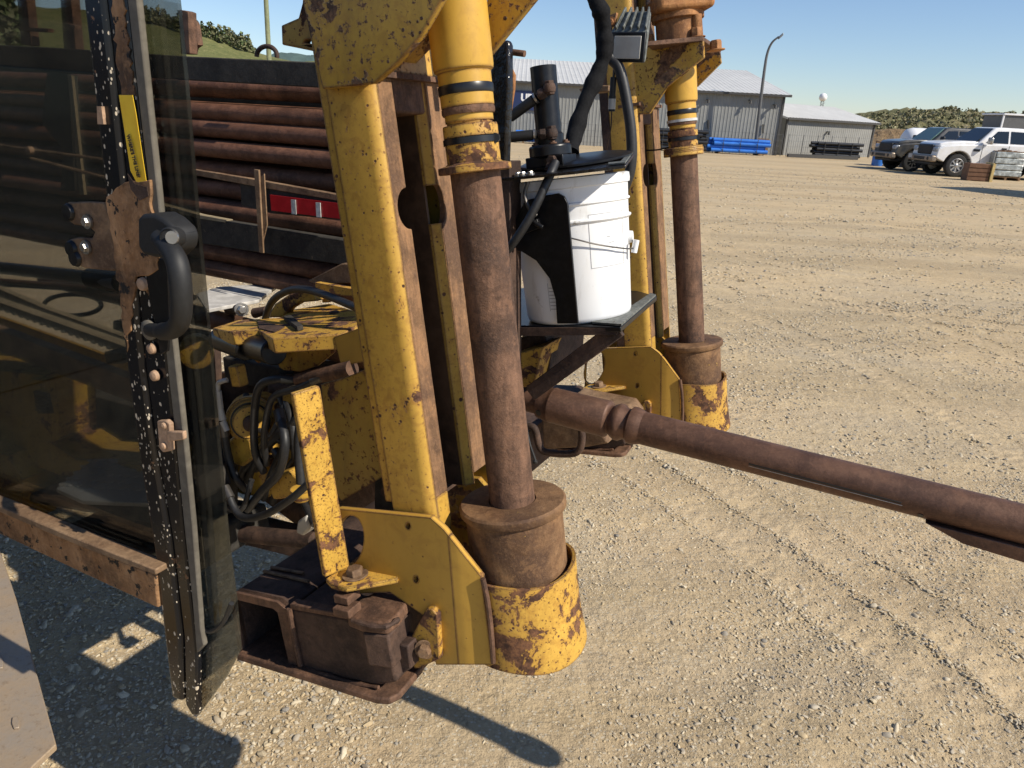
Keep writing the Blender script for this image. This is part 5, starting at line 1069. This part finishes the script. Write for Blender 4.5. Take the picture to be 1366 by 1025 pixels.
mk('body_post', plate([(40, 505), (58, 508), (70, 590), (52, 590)], .03, .03), 'yellow_dirty', RIG, bevel=.002)
vent = mk('vent_panel', plate([(44, 522), (62, 526), (68, 552), (50, 552)], .018, .008), 'beam_dark', RIG)
for k in range(5): mk('louvre', plate([(46, 526 + k * 5), (62, 529 + k * 5), (62.5, 531 + k * 5), (46.5, 528 + k * 5)], .012, .006), 'black_paint', vent)
mk('dark_bulkhead', plate([(-140, 455), (240, 560), (300, 620), (300, 690), (240, 690), (60, 650), (-140, 600)], .30, .05), 'beam_dark', RIG, bevel=.004)
gt0 = tw(140, 640, -.02); uu = gt0.z
tread = mk('anti_slip_step', extr([tz(x, y, uu) for x, y in ((75, 652), (125, 612), (215, 612), (215, 672), (110, 668))], -UP * .010), 'galv', RIG, bevel=.001)
c0, cx, cy = tz(78, 652, uu), tz(215, 612, uu) - tz(125, 612, uu), tz(125, 612, uu) - tz(75, 652, uu)
vs = []
for i in range(5):
    for j in range(11):
        p = tz(82 + i * 9.5 + j * 11.5, 648 - i * 8 + j * .8, uu) + UP * .002; vs.append(lathe(p, UP, [(.0045, 0), (.0058, .0), (.0055, .003), (.0045, .003)], 8))
tag(mk('tread_dimples', join(*vs), 'galv', tread), kind='stuff')
mk('dark_filler_plate', plate([(150, 428), (262, 444), (281, 452), (284, 520), (300, 640), (150, 600)], .52, .04), 'rust_dark', RIG, bevel=.004)  # added dark plate, stands for the machine's darkness behind the pane
mk('carriage_motor', lathe(tw(262, 470, .46), ma, [(0, -.06), (.05, -.06), (.05, .02), (.03, .03), (0, .03)], 28), 'yellow_dirty', RIG, bevel=.003)
mk('shadow_block', box(G(-.77, .74, -.27), F, W, U, .42, .64, .27), 'rust_dark', RIG, bevel=.02)  # added block, shades the ground behind the shoe
mk('shadow_caster', box(G(-1.36, .25, -.46), F, W, U, .52, .34, .09), 'beam_dark', RIG, bevel=.01)  # added box, keeps sun patches off the lower-left ground
mk('lower_deck', plate([(20, 660), (110, 655), (215, 660), (225, 690), (200, 700), (40, 672)], .02, .2), 'beam_dark', RIG, bevel=.01)
# ================================================================== GREASE PAIL
pc0 = G(*[0, 0, 0]); pcen = tu(763, 410, uTr + .002)
pcen = O + F * (fof(tw(763, 300, .52))) + W * .52 + U * (uTr + .001)
pail = root('plastic_pail', pcen, 'white plastic pail with wire handle standing on the black tray', 'pail')
PH = (tw(764, 234, .40) - O).dot(U) - uTr - .004
pr_ = [(0, 0), (.108, 0), (.114, .004), (.1165, .012), (.1235, PH - .095), (.1255, PH - .094), (.1290, PH - .090), (.1290, PH - .087), (.1240, PH - .085), (.1245, PH - .058), (.1285, PH - .055), (.1285, PH - .052), (.1250, PH - .050), (.1260, PH - .022), (.1300, PH - .020), (.1310, PH - .012), (.1300, PH - .002), (.124, PH)]
pl_ = mk('pail_shell', lathe(pcen, U, pr_, 72), 'pail', pail)
vdir = (CAM - pcen); vdir = (vdir - U * vdir.dot(U)).normalized(); hdir = U.cross(vdir); hdir = hdir if hdir.x > 0 else -hdir
def onpail(ang, u, r=.1225): a = radians(ang); return pcen + (vdir * cos(a) + hdir * sin(a)) * (r + .0) + U * u
mk('handle_boss', lathe(onpail(78, .165, .119), (hdir * .95 + vdir * .2).normalized(), [(0, .012), (.012, .012), (.014, 0)], 16), 'pail', pail)
grip = onpail(68, .145, .137)
mk('handle_wire', pipe([onpail(-70, .19, .128), onpail(-40, .205, .132), onpail(-5, .185, .131), onpail(20, .165, .131), onpail(45, .150, .132), onpail(62, .143, .134), grip, onpail(74, .158, .130)], .0016, 8), 'wire_steel', pail)
mk('handle_grip', cyl(grip - U * .012 - hdir * .001, grip + U * .014 + hdir * .006, .0065, .0065, 14), 'pail', pail)
def wrap(a0, a1, u0, u1, r, nm, mat):
    n = 10; q = [onpail(a0 + (a1 - a0) * i / n, u0, r(u0)) for i in range(n + 1)]; q2 = [onpail(a0 + (a1 - a0) * i / n, u1, r(u1)) for i in range(n + 1)]
    vs = q + q2; return mk(nm, (vs, [(i, i + 1, i + n + 2, i + n + 1) for i in range(n)]), mat, pail)
rr_ = lambda u: .1165 + (.1235 - .1165) * (u - .012) / (PH - .107) + .0006
for a0, a1, u0, u1 in ((16, 58, .2235, .2245), (16, 58, .115, .116), (15.6, 16.1, .115, .2245), (58, 58.5, .115, .2245)): wrap(a0, a1, u0, u1, rr_, 'label_outline', 'ink_grey')
for k in range(3): wrap(34 + 3 * k, 38 + 5 * k, .175 - .012 * k, .1765 - .012 * k, rr_, 'print_line', 'ink_grey')
for k in range(7): wrap(-30, -17, .036 + .0075 * k, .0375 + .0075 * k, rr_, 'print_line', 'ink_grey')
for a0 in (-31, -16.5): wrap(a0, a0 + .5, .032, .092, rr_, 'label_outline', 'ink_grey')
# ================================================================== CAB DOOR (near, left) with tinted pane
wd_ = wof(tw(190, 500, 0)) ; WD = (CAM + ray(190, 500) * .95 - O).dot(W)
def jag(pts, amp=2.2, step_=7):
    out = []; n = len(pts)
    for i in range(n):
        (x0, y0), (x1, y1) = pts[i], pts[(i + 1) % n]; k = max(1, int(hypot(x1 - x0, y1 - y0) / step_))
        for j in range(k): t = j / k; out.append((x0 + (x1 - x0) * t + (RNG.rand() - .5) * 2 * amp, y0 + (y1 - y0) * t + (RNG.rand() - .5) * 2 * amp))
    return out
door = mk('cab_door', plate([(105, -60), (109, 0), (121, 100), (139, 262), (155, 370), (166, 480), (184, 610), (205, 740), (218, 850), (228, 932), (243, 938), (241, 850), (226, 720), (205, 600), (190, 490), (180, 390), (168, 270), (150, 100), (138, 0), (133, -60)], WD, .020), 'door_black', RIG, bevel=.007, seg=4)
mk('frame_flange', plate([(137, -60), (142, 0), (154, 100), (172, 270), (184, 390), (194, 490), (209, 600), (230, 720), (245, 850), (247, 940), (256, 955), (262, 955), (262, 870), (254, 800), (243, 700), (230, 560), (218, 440), (207, 330), (196, 250), (182, 130), (168, 0), (160, -60)], WD + .004, .012), 'door_black', door, bevel=.003)
mk('rust_patch', plate(jag([(148, 0), (164, 0), (177, 110), (181, 126), (162, 126), (154, 60)], 2.6), WD + .0025, .002), 'door_rust', door)
mk('rust_patch', plate(jag([(141, 262), (160, 245), (198, 240), (205, 300), (210, 360), (196, 370), (180, 368), (176, 420), (168, 470), (160, 400), (150, 330)], 2.2), WD - .0015, .004), 'door_rust', door, bevel=.001)
mk('window_seal', plate([(162, -60), (169.5, 0), (184, 130), (199, 260), (212, 390), (231, 560), (245, 700), (256, 800), (262, 872), (272, 862), (268, 840), (257, 700), (243, 560), (224, 390), (211, 260), (197, 130), (183, 0), (176, -60)], WD + .002, .008), 'seal_grey', door, bevel=.002)
mk('window_pane', plate([(-90, -80), (232, -80), (236, 0), (247, 110), (262, 290), (276, 430), (290, 590), (304, 735), (313, 800), (319, 868), (300, 905), (262, 957), (258, 955), (250, 900), (235, 800), (206, 766), (60, 700), (-90, 650)], WD + .014, .005), 'tint', door)
mk('pane_gasket', tb([(262, 826, WD + .011), (270, 838, WD + .011), (283, 842, WD + .011), (298, 830, WD + .011), (309, 805, WD + .011)], .0035, 8), 'black_rubber', door)
mk('lower_rail', plate([(-90, 645), (0, 680), (110, 728), (207, 768), (211, 812), (110, 765), (0, 713), (-90, 672)], WD - .004, .028), 'door_rust', door, bevel=.003)
mk('rail_lip', plate([(-90, 640), (0, 676), (110, 722), (207, 760), (208, 768), (110, 731), (0, 684), (-90, 648)], WD - .018, .024), 'rust_dusty', door, bevel=.002)
# corner bolts, rivets, clip
def btn(px, py, r, nm='rivet', mat='bolt_tan', d=.006): return mk(nm, lathe(tw(px, py, WD + .001), -W, [(r * 1.15, 0), (r * 1.1, d * .4), (r, d * .8), (r * .6, d), (0, d)], 20), mat, door)
btn(192, 379, .0072); btn(204, 465, .0060); btn(208, 501, .0062); btn(197, 300, .003)
mk('clip', join(extr(pw([(209, 562), (221, 561), (226, 566), (228, 602), (217, 604), (212, 598)], WD - .007), W * .007), extr(pw([(222, 576), (244, 576), (245, 587), (223, 590)], WD - .009), W * .006)), 'bolt_tan', door, bevel=.0015)
for py in (568, 595): mk('clip_screw', lathe(tw(219, py, WD - .008), -W, [(.0045, 0), (.004, .003), (0, .004)], 14), 'bolt_tan', door)
for px, py, px2, py2 in ((129, 142, 134, 166),): mk('catch', plate([(px, py), (px + 6, py), (px2 + 4, py2), (px2 - 4, py2)], WD - .004, .004), 'bolt_tan', door)
# hinge bracket with two bright bolts
hb_ = mk('hinge_bracket', plate([(84, 276), (90, 270), (120, 269), (138, 270), (150, 300), (157, 360), (150, 362), (112, 358), (95, 350), (88, 335), (91, 320), (104, 317), (122, 318), (126, 310), (118, 303), (98, 300), (88, 292)], WD + .005, .005), 'rust_dusty', door, bevel=.002)
for px, py in ((118, 296), (116, 330)): mk('hinge_bolt', hexbolt(tw(px, py, WD + .004), -W, .0058, .007), 'bright_steel', door)
for px, py in ((92, 283), (101, 345), (96, 332)): mk('hinge_washer', lathe(tw(px, py, WD + .004), -W, [(.011, 0), (.009, .004), (0, .005)], 14), 'black_paint', door)
# gas strut
gs = mk('gas_strut', join(cyl(tw(-60, 351, WD + .03), tw(124, 371, WD + .03), .0088, .0088, 18), cyl(tw(122, 371, WD + .03), tw(162, 377, WD + .025), .0135, .0135, 18)), 'black_paint', door)
mk('strut_rod', cyl(tw(-60, 370, WD + .045), tw(160, 388, WD + .045), .004, .004, 10), 'rust_dark', door)
# decal strip
dpts = [(158.5, 127), (176.5, 127), (181, 150), (196, 249), (184, 247), (174, 228), (166, 175)]
dec = mk('decal', plate(dpts, WD - .0012, .0006), 'decal_yellow', door)
dp0, dp1 = tw(170, 176, WD - .003), tw(186.5, 241, WD - .003); dx = (dp1 - dp0).normalized(); dy = W.cross(dx); dy = dy if dy.x > 0 else -dy
nz = dx.cross(dy)
text("WHERE'S THE LINE?", .0076, 'lettering', 'decal_ink', door, (dp0 + dp1) / 2 - W * .0005, dx, dy if nz.dot(CAM - dp0) > 0 else -dy, .0003, .00025, sx=.70)
mk('torn_edge', plate([(170, 232), (180, 246), (196, 250), (198, 262), (186, 268), (174, 252)], WD - .0022, .0006), 'rust_dark', door)
# handle
def tp3(lst): return [tw(x, y, w) for x, y, w in lst]
hz_ = WD - .022
base_o = [(182, 292), (188, 286), (205, 285), (218, 292), (233, 306), (237, 318), (235, 333), (222, 346), (205, 344), (190, 340), (183, 330)]
hd_ = mk('handle_housing', plate(base_o, WD - .030, .030), 'handle_plastic', door, bevel=.006, seg=4)
mk('door_handle', pipe(tp3([(214, 318, WD - .026), (226, 332, WD - .036), (236, 350, WD - .043), (241, 380, WD - .046), (242, 415, WD - .045), (237, 434, WD - .040), (224, 442, WD - .030), (206, 441, WD - .012), (201, 440, WD)]), .0085, 20, 8, rad=lambda t: .0118 - .003 * abs(t - .3) if t < .8 else .0085), 'handle_plastic', door)
mk('handle_gasket', lathe(tw(201, 440, WD + .001), -W, [(.0125, 0), (.0125, .004), (.010, .006)], 20), 'seal_grey', door)
lk = mk('lock_cylinder', lathe(tw(228, 317, WD - .034), (-W * .9 + F * .42).normalized(), [(.0112, -.012), (.0112, .003), (.0095, .005), (.0095, .0035), (0, .0035)], 28), 'handle_plastic', door)
mk('lock_core', lathe(tw(230, 317, WD - .039), (-W * .9 + F * .42).normalized(), [(.0072, 0), (.0068, .002), (0, .002)], 20), 'bright_steel', door)
mk('handle_backing', plate([(206, 344), (222, 346), (224, 372), (226, 430), (224, 468), (214, 474), (208, 440), (196, 380), (192, 345)], WD + .0, .004), 'black_paint', door, bevel=.001)
# ================================================================== worn step plate at lower left
zs = tw(30, 900, WD).z + .02
stp = tag(mk('step_plate', extr([tz(x, y, zs) for x, y in ((-160, 700), (-30, 690), (3, 742), (22, 800), (48, 895), (75, 993), (44, 1022), (20, 1060), (-160, 1100))], -UP * .012), 'step', RIG, bevel=.002))
for px, py in ((22, 965), (0, 885), (-30, 830)):
    mk('tread_nub', extr([tz(px + a, py + b, zs + .0001) for a, b in ((-5, -6), (2, -8), (5, 0), (4, 8), (-3, 9), (-6, 2))], UP * .004), 'step', stp, bevel=.001)
mk('step_frame', extr([tz(x, y, zs - .012) for x, y in ((-160, 700), (-30, 690), (3, 742), (18, 800), (-20, 830), (-160, 840))], -UP * .05), 'rust_brown', stp)

# ================================================================== operator cab beyond the left edge: it is what the tinted pane mirrors
def GL(l, w, z): q_ = O + L * l + W * w; return V((q_.x, q_.y, z))
hx0 = (tw(-90, 500, WD) - O).dot(L)
cab = mk('cab_body', box(GL(hx0 - 1.62, WD - .95, 1.10), L, W, UP, 1.9, 2.2, 1.6), 'beam_dark', RIG, bevel=.03)
mk('cab_roof', box(GL(hx0 - 1.62, WD - .95, 1.925), L, W, UP, 2.0, 2.3, .05), 'beam_dark', cab, bevel=.01)
mk('cab_window', box(GL(hx0 - .665, WD - .95, 1.35), L, W, UP, .01, 1.7, .8), 'car_glass', cab, bevel=.004)
mk('crawler_track', box(GL(hx0 - 1.9, WD - .10, .20), L, W, UP, 2.4, .35, .40), 'rust_dark', RIG, bevel=.12, seg=4)
